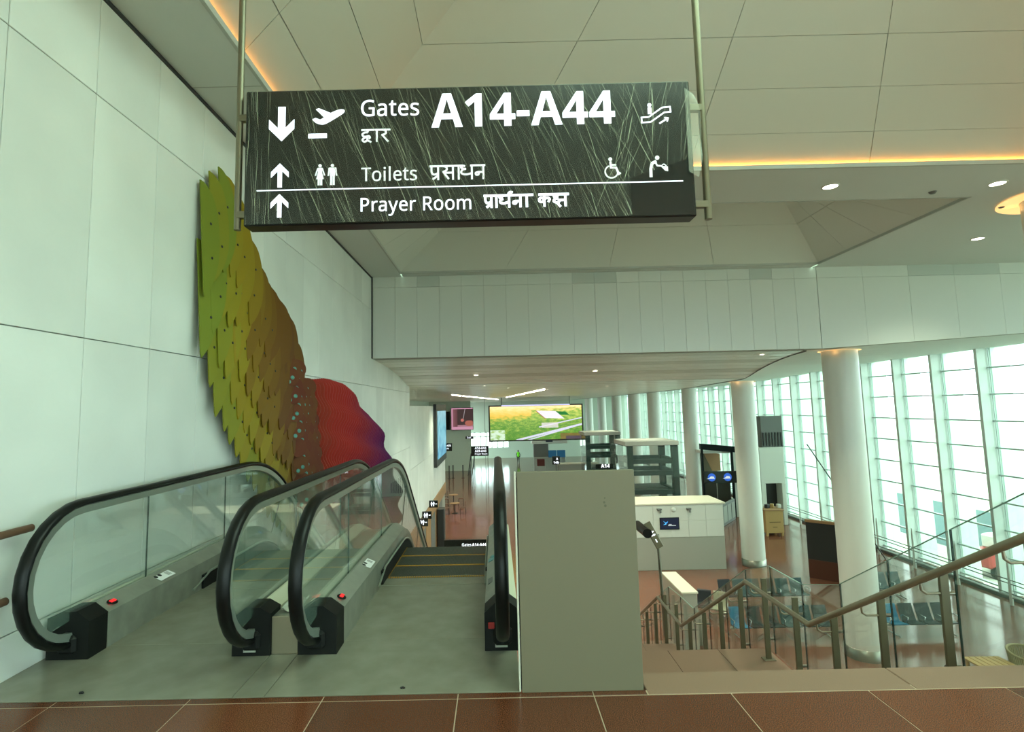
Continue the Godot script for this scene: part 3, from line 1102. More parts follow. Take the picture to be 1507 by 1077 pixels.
	sweep(st, bz.slice(0, 13), xin + bw * 0.5, [Vector2(-0.011, -0.13), Vector2(0.011, -0.13), Vector2(0.011, 0.012), Vector2(-0.011, 0.012)])
	obj("skirt_brush", st, M["brush"], esc)
	st = B()
	var bead := [Vector3(xin + bw, 0.045, -5.05)]
	for p in bz.slice(0, 13): bead.append(Vector3(xin + bw, p.y + 0.02, p.x - (0.12 if p.x > -5.3 else 0.0)))
	tube(st, bead, 0.011, 6)
	obj("skirt_bead", st, M["rail profile"], esc)
	# black newel block
	var x0 := minf(xin, xout)
	var x1 := maxf(xin, xout)
	var ch_in := 0.07
	var p2: PackedVector2Array
	if sg > 0: p2 = PackedVector2Array([Vector2(x0, 0.0), Vector2(x1, 0.0), Vector2(x1, 0.245), Vector2(xc + 0.045, 0.31), Vector2(xc - 0.05, 0.31), Vector2(x0, 0.268)])
	else: p2 = PackedVector2Array([Vector2(x0, 0.0), Vector2(x1, 0.0), Vector2(x1, 0.268), Vector2(xc + 0.05, 0.31), Vector2(xc - 0.045, 0.31), Vector2(x0, 0.245)])
	st = B()
	prism(st, p2, Vector3(0, 0.0005, -3.985), Vector3.RIGHT, Vector3.UP, Vector3(0, 0, 0.18))
	# recess collar where the belt enters
	box(st, Vector3(xc, 0.10, -3.80), Vector3(0.125, 0.12, 0.05), 0.02)
	obj("newel_block", st, M["black plastic"], esc)
	if light_colour == "lamp":
		st = B()
		lathe(st, Vector3.ZERO, [Vector2(0.0, 0.008), Vector2(0.026, 0.006), Vector2(0.034, 0.0)], 20)
		var o := obj("indicator_housing", st, M["black plastic"], esc)
		var bs := Basis(Vector3(0, 0, 1), -sg * 0.38)
		var at := Vector3(lerpf(xc + 0.03 * sg, xin, 0.56), 0.277, -4.09)
		o.transform = Transform3D(bs * Basis.from_scale(Vector3(1, 1, 1.3)), at)
		st = B()
		box(st, Vector3(0, 0.009, 0), Vector3(0.026, 0.006, 0.05), 0.002)
		o = obj("red_indicator_lamp", st, M["red lamp"], esc)
		o.transform = Transform3D(bs, at)
		tag(o, "glowing red indicator lamp")
	elif light_colour == "button":
		st = B()
		box(st, Vector3(x0 + 0.045, 0.165, -3.80), Vector3(0.042, 0.042, 0.015), 0.004)
		obj("stop_button", st, M["red paint"], esc)
	if label_tag:
		st = B()
		box(st, Vector3(xc - 0.01, 0.055, -3.802), Vector3(0.082, 0.06, 0.006), 0.001)
		obj("rating_plate", st, M["brushed steel"], esc)

func sticker(esc: Node3D, xc: float, xin: float, z: float) -> void:
	var sg := signf(xin - xc)
	var bs := Basis(Vector3(0, 0, 1), -sg * 0.40)
	var at := Vector3(lerpf(xc + 0.03 * sg, xin, 0.5), 0.275, z)
	var st := B()
	box(st, Vector3(0, 0.002, 0), Vector3(0.085, 0.002, 0.20), 0.0)
	var o := obj("notice_sticker", st, M["paper white"], esc)
	o.transform = Transform3D(bs, at)
	for i in 6:
		st = B()
		if i < 2: lathe(st, Vector3(-0.02, 0.0032, 0.035 + 0.05 * i), [Vector2(0.0, 0.001), Vector2(0.017, 0.001), Vector2(0.018, 0.0)], 14)
		else: box(st, Vector3(0.0, 0.0035, -0.03 - 0.013 * (i - 2)), Vector3(0.05, 0.001, 0.003))
		put(done(st), "printed_mark", M["print black"], o)

func escalator_run(esc: Node3D, x0: float, x1: float, fx0: float, fx1: float) -> void:
	# floor plates
	var zs := [-3.277, -4.02, -5.20]
	for i in 2:
		var st := B()
		span(st, Vector3(fx0 + 0.002, -0.05, zs[i + 1] + 0.002), Vector3(fx1 - 0.002, 0.001, zs[i] - 0.002), 0.0015)
		obj("floor_plate", st, M["floor plate metal"], esc)
	# comb plate with teeth
	var st := B()
	span(st, Vector3(x0, -0.04, -5.40), Vector3(x1, 0.004, -5.202), 0.002)
	for i in 46:
		var x := lerpf(x0 + 0.01, x1 - 0.01, i / 45.0)
		box(st, Vector3(x, 0.0, -5.43), Vector3(0.006, 0.008, 0.06))
	obj("comb_plate", st, M["floor plate metal"], esc)
	# steps
	var k := 0
	var z := -5.44
	var line := run_path(1.0, -5.0, LOW, -20.0)
	while z > -15.6:
		var y := 0.0
		var zc := z - 0.19
		# height of the step line at its back edge
		for i in line.size() - 1:
			var a: Vector2 = line[i]
			var b: Vector2 = line[i + 1]
			if zc <= a.x and zc >= b.x:
				y = lerpf(a.y, b.y, (a.x - zc) / maxf(a.x - b.x, 0.0001))
		var b := B()
		span(b, Vector3(x0 + 0.006, y - 0.03, z - 0.385), Vector3(x1 - 0.006, y - 0.008, z - 0.002))
		if k < 5:
			for i in 60:
				var x := lerpf(x0 + 0.03, x1 - 0.03, i / 59.0)
				box(b, Vector3(x, y - 0.004, z - 0.193), Vector3(0.009, 0.008, 0.372))
		span(b, Vector3(x0 + 0.006, y - 0.24, z - 0.02), Vector3(x1 - 0.006, y - 0.012, z - 0.004))
		var s := obj("step", b, M["step tread"], esc)
		b = B()
		span(b, Vector3(x0 + 0.008, y - 0.01, z - 0.380), Vector3(x0 + 0.03, y + 0.001, z - 0.004))
		span(b, Vector3(x1 - 0.03, y - 0.01, z - 0.380), Vector3(x1 - 0.008, y + 0.001, z - 0.004))
		span(b, Vector3(x0 + 0.03, y - 0.01, z - 0.028), Vector3(x1 - 0.03, y + 0.001, z - 0.004))
		obj("yellow_edge", b, M["yellow paint"], s)
		z -= 0.385
		k += 1

func escalators() -> void:
	var e1 := thing("escalator", "left escalator going down right beside the white panelled wall", "escalator", Vector3.ZERO, 0.0, "pair of escalators going down")
	balustrade(e1, -2.90, -2.765, -3.048, "lamp", false)
	balustrade(e1, -1.67, -1.80, -1.545, "none", true)
	sticker(e1, -2.90, -2.765, -4.72)
	escalator_run(e1, -2.77, -1.795, WALL_X, -1.545)
	var e2 := thing("escalator", "right escalator going down, between the centre strip and the beige hoarding panel", "escalator", Vector3.ZERO, 0.0, "pair of escalators going down")
	balustrade(e2, -1.235, -1.098, -1.36, "lamp", false)
	balustrade(e2, 0.015, -0.105, 0.120, "button", true)
	sticker(e2, -1.235, -1.098, -4.95)
	escalator_run(e2, -1.103, -0.10, -1.362, 0.11)
	# grey grille and teal film scrap on the right inner deck
	var st := B()
	box(st, Vector3.ZERO, Vector3(0.05, 0.006, 0.13), 0.003)
	var o := obj("deck_grille", st, M["mid grey"], e2)
	o.transform = Transform3D(Basis(Vector3(0, 0, 1), 0.47), Vector3(-0.066, 0.268, -4.42))
	st = B()
	box(st, Vector3.ZERO, Vector3(0.07, 0.004, 0.10), 0.001)
	box(st, Vector3(0.01, 0.003, -0.07), Vector3(0.04, 0.004, 0.06), 0.001, Basis(Vector3.UP, 0.5))
	o = obj("film_scrap", st, mat("teal film", Color(0.22, 0.55, 0.60), 0.3), e2)
	o.transform = Transform3D(Basis(Vector3(0, 0, 1), 0.47), Vector3(-0.062, 0.274, -5.0))
	# filler strip in the floor and steel cover between the two
	st = B()
	span(st, Vector3(-1.543, -0.05, -3.83), Vector3(-1.364, 0.001, -3.277), 0.0015)
	obj("floor_plate", st, M["floor plate metal"], e2)
	var cv := thing("centre_cover", "brushed steel cover strip between the two escalators", "cover", Vector3(-1.453, 0, -3.83))
	st = B()
	var path := run_path(1.24, -3.845, LOW + 0.24, -17.4)
	sweep(st, path, 0.0, [Vector2(-0.09, -0.3), Vector2(0.09, -0.3), Vector2(0.09, 0.0), Vector2(-0.09, 0.0)])
	var m := obj("cover_strip", st, M["anodised"], cv)
	m.position = Vector3(0, 0, 3.83)
	st = B()
	span(st, Vector3(-0.09, 0.001, -0.012), Vector3(0.09, 0.243, 0.005), 0.003)
	obj("front_plate", st, M["bronze steel"], cv)
	# crumpled plastic lying on the cover
	st = B()
	var r2 := RandomNumberGenerator.new()
	r2.seed = 5
	var n := 7
	var gridp := []
	for i in n:
		var row := []
		for j in n:
			row.append(Vector3((i / 6.0 - 0.5) * 0.12 + r2.randf_range(-0.01, 0.01), 0.002 + r2.randf() * 0.03, (j / 6.0 - 0.5) * 0.28 + r2.randf_range(-0.02, 0.02)))
		gridp.append(row)
	for i in n - 1:
		for j in n - 1:
			quad(st, gridp[i][j], gridp[i + 1][j], gridp[i + 1][j + 1], gridp[i][j + 1], Vector3.UP)
			quad(st, gridp[i][j] - Vector3(0, 0.002, 0), gridp[i + 1][j] - Vector3(0, 0.002, 0), gridp[i + 1][j + 1] - Vector3(0, 0.002, 0), gridp[i][j + 1] - Vector3(0, 0.002, 0), Vector3.DOWN)
	var pw := obj("plastic_wrap", st, mat("plastic wrap", Color(0.78, 0.80, 0.76), 0.25))
	pw.position = Vector3(-1.453, 0.244, -4.03)
	tag(pw, "crumpled white plastic wrap lying on the steel strip between the escalators", "plastic wrap")

# ---------------------------------------------------------------- hanging sign
# flat shapes on the sign face, in sign metres (x, y in the world)
func flat(st: SurfaceTool, pts: Array, z: float, d := 0.004) -> void:
	prism(st, PackedVector2Array(pts), Vector3(0, 0, z), Vector3.RIGHT, Vector3.UP, Vector3(0, 0, d))

func stroke(st: SurfaceTool, pts: Array, w: float, z: float, d := 0.004) -> void:
	# thick polyline with mitred joints and square ends
	var n := pts.size()
	var l := []
	var r := []
	for i in n:
		var t: Vector2
		var k := 1.0
		if i == 0: t = (pts[1] - pts[0]).normalized()
		elif i == n - 1: t = (pts[i] - pts[i - 1]).normalized()
		else:
			var a: Vector2 = (pts[i] - pts[i - 1]).normalized()
			t = (a + (pts[i + 1] - pts[i]).normalized()).normalized()
			k = 1.0 / maxf(0.55, t.dot(a))
		var nn := Vector2(-t.y, t.x) * w * 0.5 * k
		l.append(pts[i] + nn)
		r.append(pts[i] - nn)
	for i in n - 1:
		var q := [l[i], l[i + 1], r[i + 1], r[i]]
		quad(st, v3(q[0], z + d), v3(q[1], z + d), v3(q[2], z + d), v3(q[3], z + d), Vector3.BACK)
		quad(st, v3(q[0], z), v3(q[1], z), v3(q[1], z + d), v3(q[0], z + d), v3(l[i] - r[i], 0))
		quad(st, v3(q[3], z), v3(q[2], z), v3(q[2], z + d), v3(q[3], z + d), v3(r[i] - l[i], 0))

func v3(p: Vector2, z: float) -> Vector3:
	return Vector3(p.x, p.y, z)

func disc(cx: float, cy: float, r: float, n := 18) -> Array:
	var a := []
	for i in n: a.append(Vector2(cx + cos(TAU * i / n) * r, cy + sin(TAU * i / n) * r))
	return a

func curve(pts: Array, sub := 5) -> Array:
	# Catmull-Rom through the points
	var out := []
	var n := pts.size()
	for i in n - 1:
		var p0: Vector2 = pts[maxi(0, i - 1)]
		var p1: Vector2 = pts[i]
		var p2: Vector2 = pts[i + 1]
		var p3: Vector2 = pts[mini(n - 1, i + 2)]
		for s in sub: out.append(p1.cubic_interpolate(p2, p0, p3, float(s) / sub))
	out.append(pts[n - 1])
	return out

# Devanagari words as strokes: x to the right, headline at y = 1, foot at y = 0
func word(name_: String) -> Array:
	var V := func(a: Array) -> Array:
		var o := []
		for i in range(0, a.size(), 2): o.append(Vector2(a[i], a[i + 1]))
		return o
	var s := []
	var pra := func(x: float) -> void:
		s.append(V.call([x + 0.42, 1.0, x + 0.42, 0.0]))
		s.append(curve(V.call([x + 0.10, 1.0, x + 0.10, 0.62, x + 0.16, 0.44, x + 0.28, 0.42, x + 0.42, 0.50])))
		s.append(V.call([x + 0.42, 0.34, x + 0.14, 0.06]))
	var aa := func(x: float) -> void: s.append(V.call([x, 1.0, x, 0.0]))
	var na := func(x: float) -> void:
		s.append(V.call([x + 0.42, 1.0, x + 0.42, 0.0]))
		s.append(V.call([x + 0.14, 0.52, x + 0.42, 0.52]))
		s.append(curve(V.call([x + 0.16, 0.52, x + 0.05, 0.46, x + 0.06, 0.34, x + 0.16, 0.33, x + 0.20, 0.43, x + 0.16, 0.52]), 4))
	match name_:
		"gate":
			s.append(V.call([0.0, 1.0, 1.62, 1.0]))
			s.append(V.call([0.36, 1.0, 0.36, 0.80]))
			s.append(curve(V.call([0.36, 0.80, 0.20, 0.80, 0.06, 0.66, 0.10, 0.50, 0.24, 0.45, 0.40, 0.50, 0.48, 0.40, 0.42, 0.26])))
			s.append(curve(V.call([0.34, 0.44, 0.16, 0.34, 0.06, 0.18, 0.16, 0.04, 0.30, 0.12, 0.34, 0.28, 0.34, 0.44]), 4))
			s.append(V.call([0.32, 0.18, 0.56, -0.02]))
			aa.call(0.86)
			s.append(curve(V.call([1.16, 1.0, 1.34, 0.92, 1.36, 0.72, 1.24, 0.60, 1.12, 0.56])))
			s.append(V.call([1.16, 0.58, 1.50, 0.0]))
		"toilet":
			s.append(V.call([0.0, 1.0, 1.66, 1.0]))
			s.append(V.call([1.98, 1.0, 2.72, 1.0]))
			pra.call(0.0)
			s.append(curve(V.call([0.66, 1.0, 0.82, 0.92, 0.84, 0.74, 0.74, 0.62, 0.64, 0.58])))
			s.append(V.call([0.66, 0.60, 0.94, 0.06]))
			s.append(V.call([0.76, 0.52, 1.14, 0.52]))
			aa.call(1.14)
			aa.call(1.42)
			s.append(curve(V.call([1.74, 0.96, 1.60, 0.98, 1.54, 0.86, 1.66, 0.78, 1.78, 0.76])))
			s.append(curve(V.call([1.76, 0.76, 1.60, 0.70, 1.54, 0.50, 1.68, 0.38, 1.86, 0.38, 2.06, 0.46])))
			aa.call(2.06)
			na.call(2.20)
		"prayer":
			s.append(V.call([0.0, 1.0, 2.66, 1.0]))
			pra.call(0.0)
			aa.call(0.68)
			s.append(curve(V.call([1.00, 0.82, 0.94, 0.92, 0.86, 0.84, 0.94, 0.72, 1.04, 0.72])))
			s.append(curve(V.call([1.04, 0.72, 0.90, 0.62, 0.90, 0.44, 1.04, 0.36, 1.20, 0.40, 1.36, 0.50])))
			aa.call(1.36)
			s.append(curve(V.call([1.40, 1.0, 1.34, 1.14, 1.44, 1.26, 1.56, 1.20])))
			na.call(1.54)
			aa.call(2.30)
			# second word
			s.append(V.call([2.92, 1.0, 4.56, 1.0]))
			aa.call(3.24)
			s.append(curve(V.call([3.24, 0.64, 3.08, 0.74, 2.96, 0.62, 3.00, 0.44, 3.14, 0.42, 3.24, 0.54])))
			s.append(curve(V.call([3.24, 0.64, 3.40, 0.74, 3.52, 0.62, 3.44, 0.38])))
			s.append(curve(V.call([4.00, 0.84, 3.86, 0.96, 3.76, 0.84, 3.86, 0.70, 3.98, 0.68])))
			s.append(curve(V.call([3.98, 0.68, 3.80, 0.62, 3.74, 0.44, 3.88, 0.34, 4.02, 0.40, 4.04, 0.52, 4.36, 0.52])))
			s.append(V.call([3.90, 0.34, 4.10, -0.02]))
			aa.call(4.36)
	return s

func devanagari(called: String, name_: String, parent: Node, lo: Vector2, hi: Vector2, w: float, z: float, m: Material) -> void:
	var strokes := word(name_)
	var x1 := 0.0
	for s in strokes:
		for p in s: x1 = maxf(x1, p.x)
	var k := (hi.x - lo.x) / x1
	var st := B()
	for s in strokes:
		var q := []
		for p in s: q.append(Vector2(lo.x + p.x * k, lo.y + p.y * (hi.y - lo.y)))
		stroke(st, q, w, z)
	obj(called, st, m, parent)

func arrow(st: SurfaceTool, cx: float, y0: float, y1: float, w: float, shaft: float, z: float) -> void:
	# arrow with its point at y1
	var s := signf(y1 - y0)
	var h := w * 0.5
	var t := shaft * 1.35
	var p := [Vector2(cx, y1), Vector2(cx + h, y1 - s * h * 1.02), Vector2(cx + h, y1 - s * (h * 1.02 + t)), Vector2(cx + shaft * 0.5, y1 - s * (t + shaft * 0.5)), Vector2(cx + shaft * 0.5, y0), Vector2(cx - shaft * 0.5, y0), Vector2(cx - shaft * 0.5, y1 - s * (t + shaft * 0.5)), Vector2(cx - h, y1 - s * (h * 1.02 + t)), Vector2(cx - h, y1 - s * h * 1.02)]
	flat(st, p, z)

func person_sign(st: SurfaceTool, x: float, y: float, h: float, woman: bool, z: float) -> void:
	# feet at (x, y)
	flat(st, disc(x, y + h * 0.93, h * 0.075), z)
	if woman:
		flat(st, [Vector2(x - 0.10 * h, y + 0.83 * h), Vector2(x + 0.10 * h, y + 0.83 * h), Vector2(x + 0.09 * h, y + 0.62 * h), Vector2(x + 0.17 * h, y + 0.30 * h), Vector2(x - 0.17 * h, y + 0.30 * h), Vector2(x - 0.09 * h, y + 0.62 * h)], z)
		for s in [-1, 1]: stroke(st, [Vector2(x + s * 0.10 * h, y + 0.81 * h), Vector2(x + s * 0.21 * h, y + 0.46 * h)], 0.055 * h, z)
	else:
		flat(st, [Vector2(x - 0.14 * h, y + 0.83 * h), Vector2(x + 0.14 * h, y + 0.83 * h), Vector2(x + 0.11 * h, y + 0.44 * h), Vector2(x - 0.11 * h, y + 0.44 * h)], z)
		for s in [-1, 1]: stroke(st, [Vector2(x + s * 0.145 * h, y + 0.82 * h), Vector2(x + s * 0.19 * h, y + 0.44 * h)], 0.06 * h, z)
	for s in [-1, 1]: stroke(st, [Vector2(x + s * 0.055 * h, y + 0.46 * h), Vector2(x + s * 0.06 * h, y)], 0.09 * h, z)

func hanging_sign() -> void:
	var z := -3.70
	var t := thing("hanging_sign", "big black hanging direction sign with white lettering for gates, toilets and prayer room", "sign", Vector3(0, 2.92, 0))
	var off := Vector3(0, -2.92, 0)
	var st := B()
	span(st, Vector3(-1.742, 2.921, z - 0.14) + off, Vector3(1.443, 3.922, z - 0.004) + off, 0.008)
	obj("sign_box", st, M["sign side"], t)
	st = B()
	span(st, Vector3(-1.735, 2.930, z - 0.006) + off, Vector3(1.436, 3.914, z) + off, 0.002)
	obj("face_panel", st, M["sign black"], t)
	var g := Node3D.new()
	g.name = "lettering"
	g.position = off
	t.add_child(g)
	var zl := z
	st = B()
	arrow(st, -1.480, 3.793, 3.537, 0.180, 0.052, zl)
	obj("arrow_down", st, M["letter"], g)
	st = B()
	arrow(st, -1.4875, 3.196, 3.372, 0.124, 0.030, zl)
	arrow(st, -1.4875, 2.977, 3.148, 0.124, 0.030, zl)
	obj("arrow_up", st, M["letter"], g)
	# departing aircraft and ground line
	st = B()
	flat(st, curve([Vector2(-1.262, 3.692), Vector2(-1.236, 3.668), Vector2(-1.200, 3.655), Vector2(-1.160, 3.662), Vector2(-1.060, 3.722), Vector2(-1.034, 3.744), Vector2(-1.034, 3.760), Vector2(-1.062, 3.764), Vector2(-1.100, 3.752), Vector2(-1.130, 3.738)], 4) + [Vector2(-1.215, 3.776), Vector2(-1.236, 3.768), Vector2(-1.176, 3.706), Vector2(-1.205, 3.690), Vector2(-1.238, 3.704)], zl)
	flat(st, [Vector2(-1.289, 3.554), Vector2(-1.157, 3.554), Vector2(-1.157, 3.586), Vector2(-1.289, 3.586)], zl)
	obj("aircraft_pictogram", st, M["letter"], g)
	st = B()
	person_sign(st, -1.203, 3.204, 0.155, true, zl)
	person_sign(st, -1.115, 3.204, 0.155, false, zl)
	obj("toilet_pictogram", st, M["letter dim"], g)
	text("gates_lettering", "Gates", M["letter"], g, Vector3(-0.912, 3.706, zl), 0.414, 400, 0.004)
	text("gate_numbers", "A14-A44", M["letter"], g, Vector3(-0.410, 3.613, zl), 1.310, 700, 0.004)
	text("toilets_lettering", "Toilets", M["letter dim"], g, Vector3(-0.911, 3.226, zl), 0.394, 400, 0.004)
	text("prayer_lettering", "Prayer Room", M["letter"], g, Vector3(-0.915, 2.972, zl), 0.777, 400, 0.004)
	devanagari("gate_word", "gate", g, Vector2(-0.911, 3.515), Vector2(-0.703, 3.605), 0.0125, zl, M["letter dim"])
	devanagari("toilets_word", "toilet", g, Vector2(-0.428, 3.222), Vector2(-0.033, 3.325), 0.0130, zl, M["letter dim"])
	devanagari("prayer_word", "prayer", g, Vector2(-0.050, 3.010), Vector2(0.551, 3.100), 0.0165, zl, M["letter"])
	st = B()
	flat(st, [Vector2(-1.649, 3.172), Vector2(1.357, 3.172), Vector2(1.357, 3.179), Vector2(-1.649, 3.179)], zl)
	obj("dividing_line", st, M["letter"], g)
	# escalator pictogram
	st = B()
	var ring: PackedVector2Array = Geometry2D.offset_polyline(PackedVector2Array([Vector2(1.088, 3.632), Vector2(1.145, 3.634), Vector2(1.245, 3.704), Vector2(1.296, 3.708)]), 0.019, Geometry2D.JOIN_ROUND, Geometry2D.END_ROUND)[0]
	var body := Array(ring)
	body.append(ring[0])
	stroke(st, body, 0.009, zl)
	flat(st, disc(1.148, 3.742, 0.014), zl)
	stroke(st, [Vector2(1.148, 3.724), Vector2(1.148, 3.674)], 0.026, zl)
	stroke(st, [Vector2(1.212, 3.603), Vector2(1.272, 3.640)], 0.010, zl)
	stroke(st, [Vector2(1.250, 3.646), Vector2(1.276, 3.642), Vector2(1.268, 3.616)], 0.009, zl)
	obj("escalator_pictogram", st, M["letter"], g)
	# wheelchair
	st = B()
	flat(st, disc(0.852, 3.347, 0.013), zl)
	stroke(st, [Vector2(0.852, 3.330), Vector2(0.854, 3.286), Vector2(0.890, 3.284), Vector2(0.908, 3.238), Vector2(0.920, 3.246)], 0.014, zl)
	stroke(st, [Vector2(0.853, 3.306), Vector2(0.892, 3.304)], 0.010, zl)
	var arc := []
	for i in 17:
		var a := deg_to_rad(110.0 + 245.0 * i / 16.0)
		arc.append(Vector2(0.857 + cos(a) * 0.045, 3.255 + sin(a) * 0.045))
	stroke(st, arc, 0.009, zl)
	obj("wheelchair_pictogram", st, M["letter dim"], g)
	# baby care
	st = B()
	flat(st, disc(1.184, 3.350, 0.015), zl)
	stroke(st, [Vector2(1.176, 3.325), Vector2(1.146, 3.310), Vector2(1.135, 3.270), Vector2(1.134, 3.208)], 0.020, zl)
	stroke(st, [Vector2(1.166, 3.322), Vector2(1.182, 3.292), Vector2(1.216, 3.288)], 0.010, zl)
	flat(st, [Vector2(1.206, 3.288), Vector2(1.256, 3.284), Vector2(1.256, 3.250), Vector2(1.236, 3.254)], zl)
	stroke(st, curve([Vector2(1.212, 3.290), Vector2(1.228, 3.302), Vector2(1.246, 3.288)], 4), 0.006, zl)
	obj("baby_care_pictogram", st, M["letter dim"], g)
	# protective film still on the face, creased and torn at the right
	film(t, z + off.z, off)
	# suspension: two steel hangers with brackets
	for k in 2:
		var x: float = [-1.807, 1.543][k]
		st = B()
		tube(st, [Vector3(x, 2.912, z - 0.055) + off, Vector3(x, CEIL + 0.9, z - 0.055) + off], 0.024 if k == 0 else 0.026, 14)
		obj("hanger_tube", st, M["post metal"], t)
		for y in [3.742, 3.022]:
			st = B()
			span(st, Vector3(minf(x, signf(x) * 1.44), y - 0.028, z - 0.07) + off, Vector3(maxf(x, signf(x) * 1.44), y + 0.022, z - 0.03) + off, 0.003)
			obj("bracket", st, M["post metal"], t)

func film(t: Node3D, _z: float, off: Vector3) -> void:
	# clear film: streaky creases, with a picture of alpha
	var w := 1024
	var h := 330
	var im := Image.create(w, h, false, Image.FORMAT_RGBA8)
	im.fill(Color(0.80, 0.82, 0.74, 0.03))
	var r := RandomNumberGenerator.new()
	r.seed = 41
	for i in 620:
		var x := r.randf_range(-200.0, w + 40.0)
		var y := r.randf_range(-160.0, h - 20.0)
		var lean := r.randf_range(0.15, 0.62) if x > 60 else r.randf_range(0.0, 0.06)
		if x > w * 0.86: lean = r.randf_range(-0.5, 0.1)
		var len_ := r.randf_range(40.0, 260.0)
		var a := r.randf_range(0.12, 0.5) * (1.0 if r.randf() > 0.1 else 1.9)
		var bright := r.randf_range(0.6, 0.95)
		for s in int(len_):
			var px := int(x + lean * s + sin(s * 0.03 + i) * 2.0)
			var py := int(y + s)
			if px < 2 or py < 0 or px >= w - 2 or py >= h: continue
			var fade := sin(PI * s / len_)
			var c := im.get_pixel(px, py)
			c.a = minf(0.75, c.a + a * fade)
			c.r = lerpf(c.r, bright * 0.95, 0.5)
			c.g = lerpf(c.g, bright, 0.5)
			c.b = lerpf(c.b, bright * 0.86, 0.5)
			im.set_pixel(px, py, c)
	# the lower right corner has no film
	for py in h:
		for px in range(int(w * 0.86), w):
			var edge := h * 0.72 - (px - w * 0.86) * 0.33
			if py > edge: im.set_pixel(px, py, Color(0.8, 0.82, 0.74, 0.0))
	var m := mat("film", Color.WHITE, 0.3)
	m.transparency = BaseMaterial3D.TRANSPARENCY_ALPHA
	m.albedo_texture = ImageTexture.create_from_image(im)
	var st := B()
	var nx := 40
	var ny := 10
	var p := func(i: int, j: int) -> Vector3:
		var u := float(i) / nx
		var v := float(j) / ny
		return Vector3(lerpf(-1.73, 1.43, u), lerpf(3.914, 2.93, v), -3.692 + 0.002 * sin(u * 71.0 + v * 9.0)) + off
	st.set_smooth_group(1)
	for i in nx:
		for j in ny:
			for q in [[0, 0], [1, 0], [1, 1], [0, 0], [1, 1], [0, 1]]:
				st.set_uv(Vector2(float(i + q[0]) / nx, float(j + q[1]) / ny))
				st.add_vertex(p.call(i + q[0], j + q[1]))
	obj("plastic_film", st, m, t)
	# loose flap hanging off the right edge
	st = B()
	st.set_smooth_group(1)
	for i in 6:
		for j in 8:
			var f := func(a: int, b: int) -> Vector3:
				var v := b / 8.0
				var u := a / 6.0
				return Vector3(1.40 + u * (0.06 + 0.05 * sin(v * PI)), lerpf(3.86, 3.24, v) - 0.05 * u, -3.685 + 0.03 * u * sin(v * 9.0)) + off
			quad(st, f.call(i, j), f.call(i + 1, j), f.call(i + 1, j + 1), f.call(i, j + 1), Vector3.BACK)
	var fm := mat("film flap", Color(0.85, 0.88, 0.80, 0.28), 0.3)
	fm.transparency = BaseMaterial3D.TRANSPARENCY_ALPHA
	obj("film_flap", st, fm, t)

# ---------------------------------------------------------------- wall sculpture
func along(tab: Array, x: float) -> float:
	# piecewise linear: [x0, y0, x1, y1, ...]
	if x <= tab[0]: return tab[1]
	for i in range(0, tab.size() - 2, 2):
		if x <= tab[i + 2]: return lerpf(tab[i + 1], tab[i + 3], (x - tab[i]) / (tab[i + 2] - tab[i]))
	return tab[-1]

func grad(stops: Array, t: float) -> Color:
	t = clampf(t, 0.0, 1.0) * (stops.size() - 1)
	var i := mini(int(t), stops.size() - 2)
	return (stops[i] as Color).lerp(stops[i + 1], t - i)

func leaf_poly(w: float, l: float, rnd: float) -> PackedVector2Array:
	# x from the straight edge (0) to the rounded edge, y down (negative); the tip hangs under the straight edge
	var right := curve([Vector2(0.0, 0.0), Vector2(w * 0.34, -l * 0.02), Vector2(w * 0.78, -l * 0.13), Vector2(w, -l * 0.38), Vector2(w * (0.88 + rnd * 0.06), -l * 0.66), Vector2(w * 0.5, -l * 0.88), Vector2(w * 0.05, -l)], 3)
	var p := PackedVector2Array()
	for v in right: p.append(v)
	p.append(Vector2(0.0, -l * 0.96))
	return p

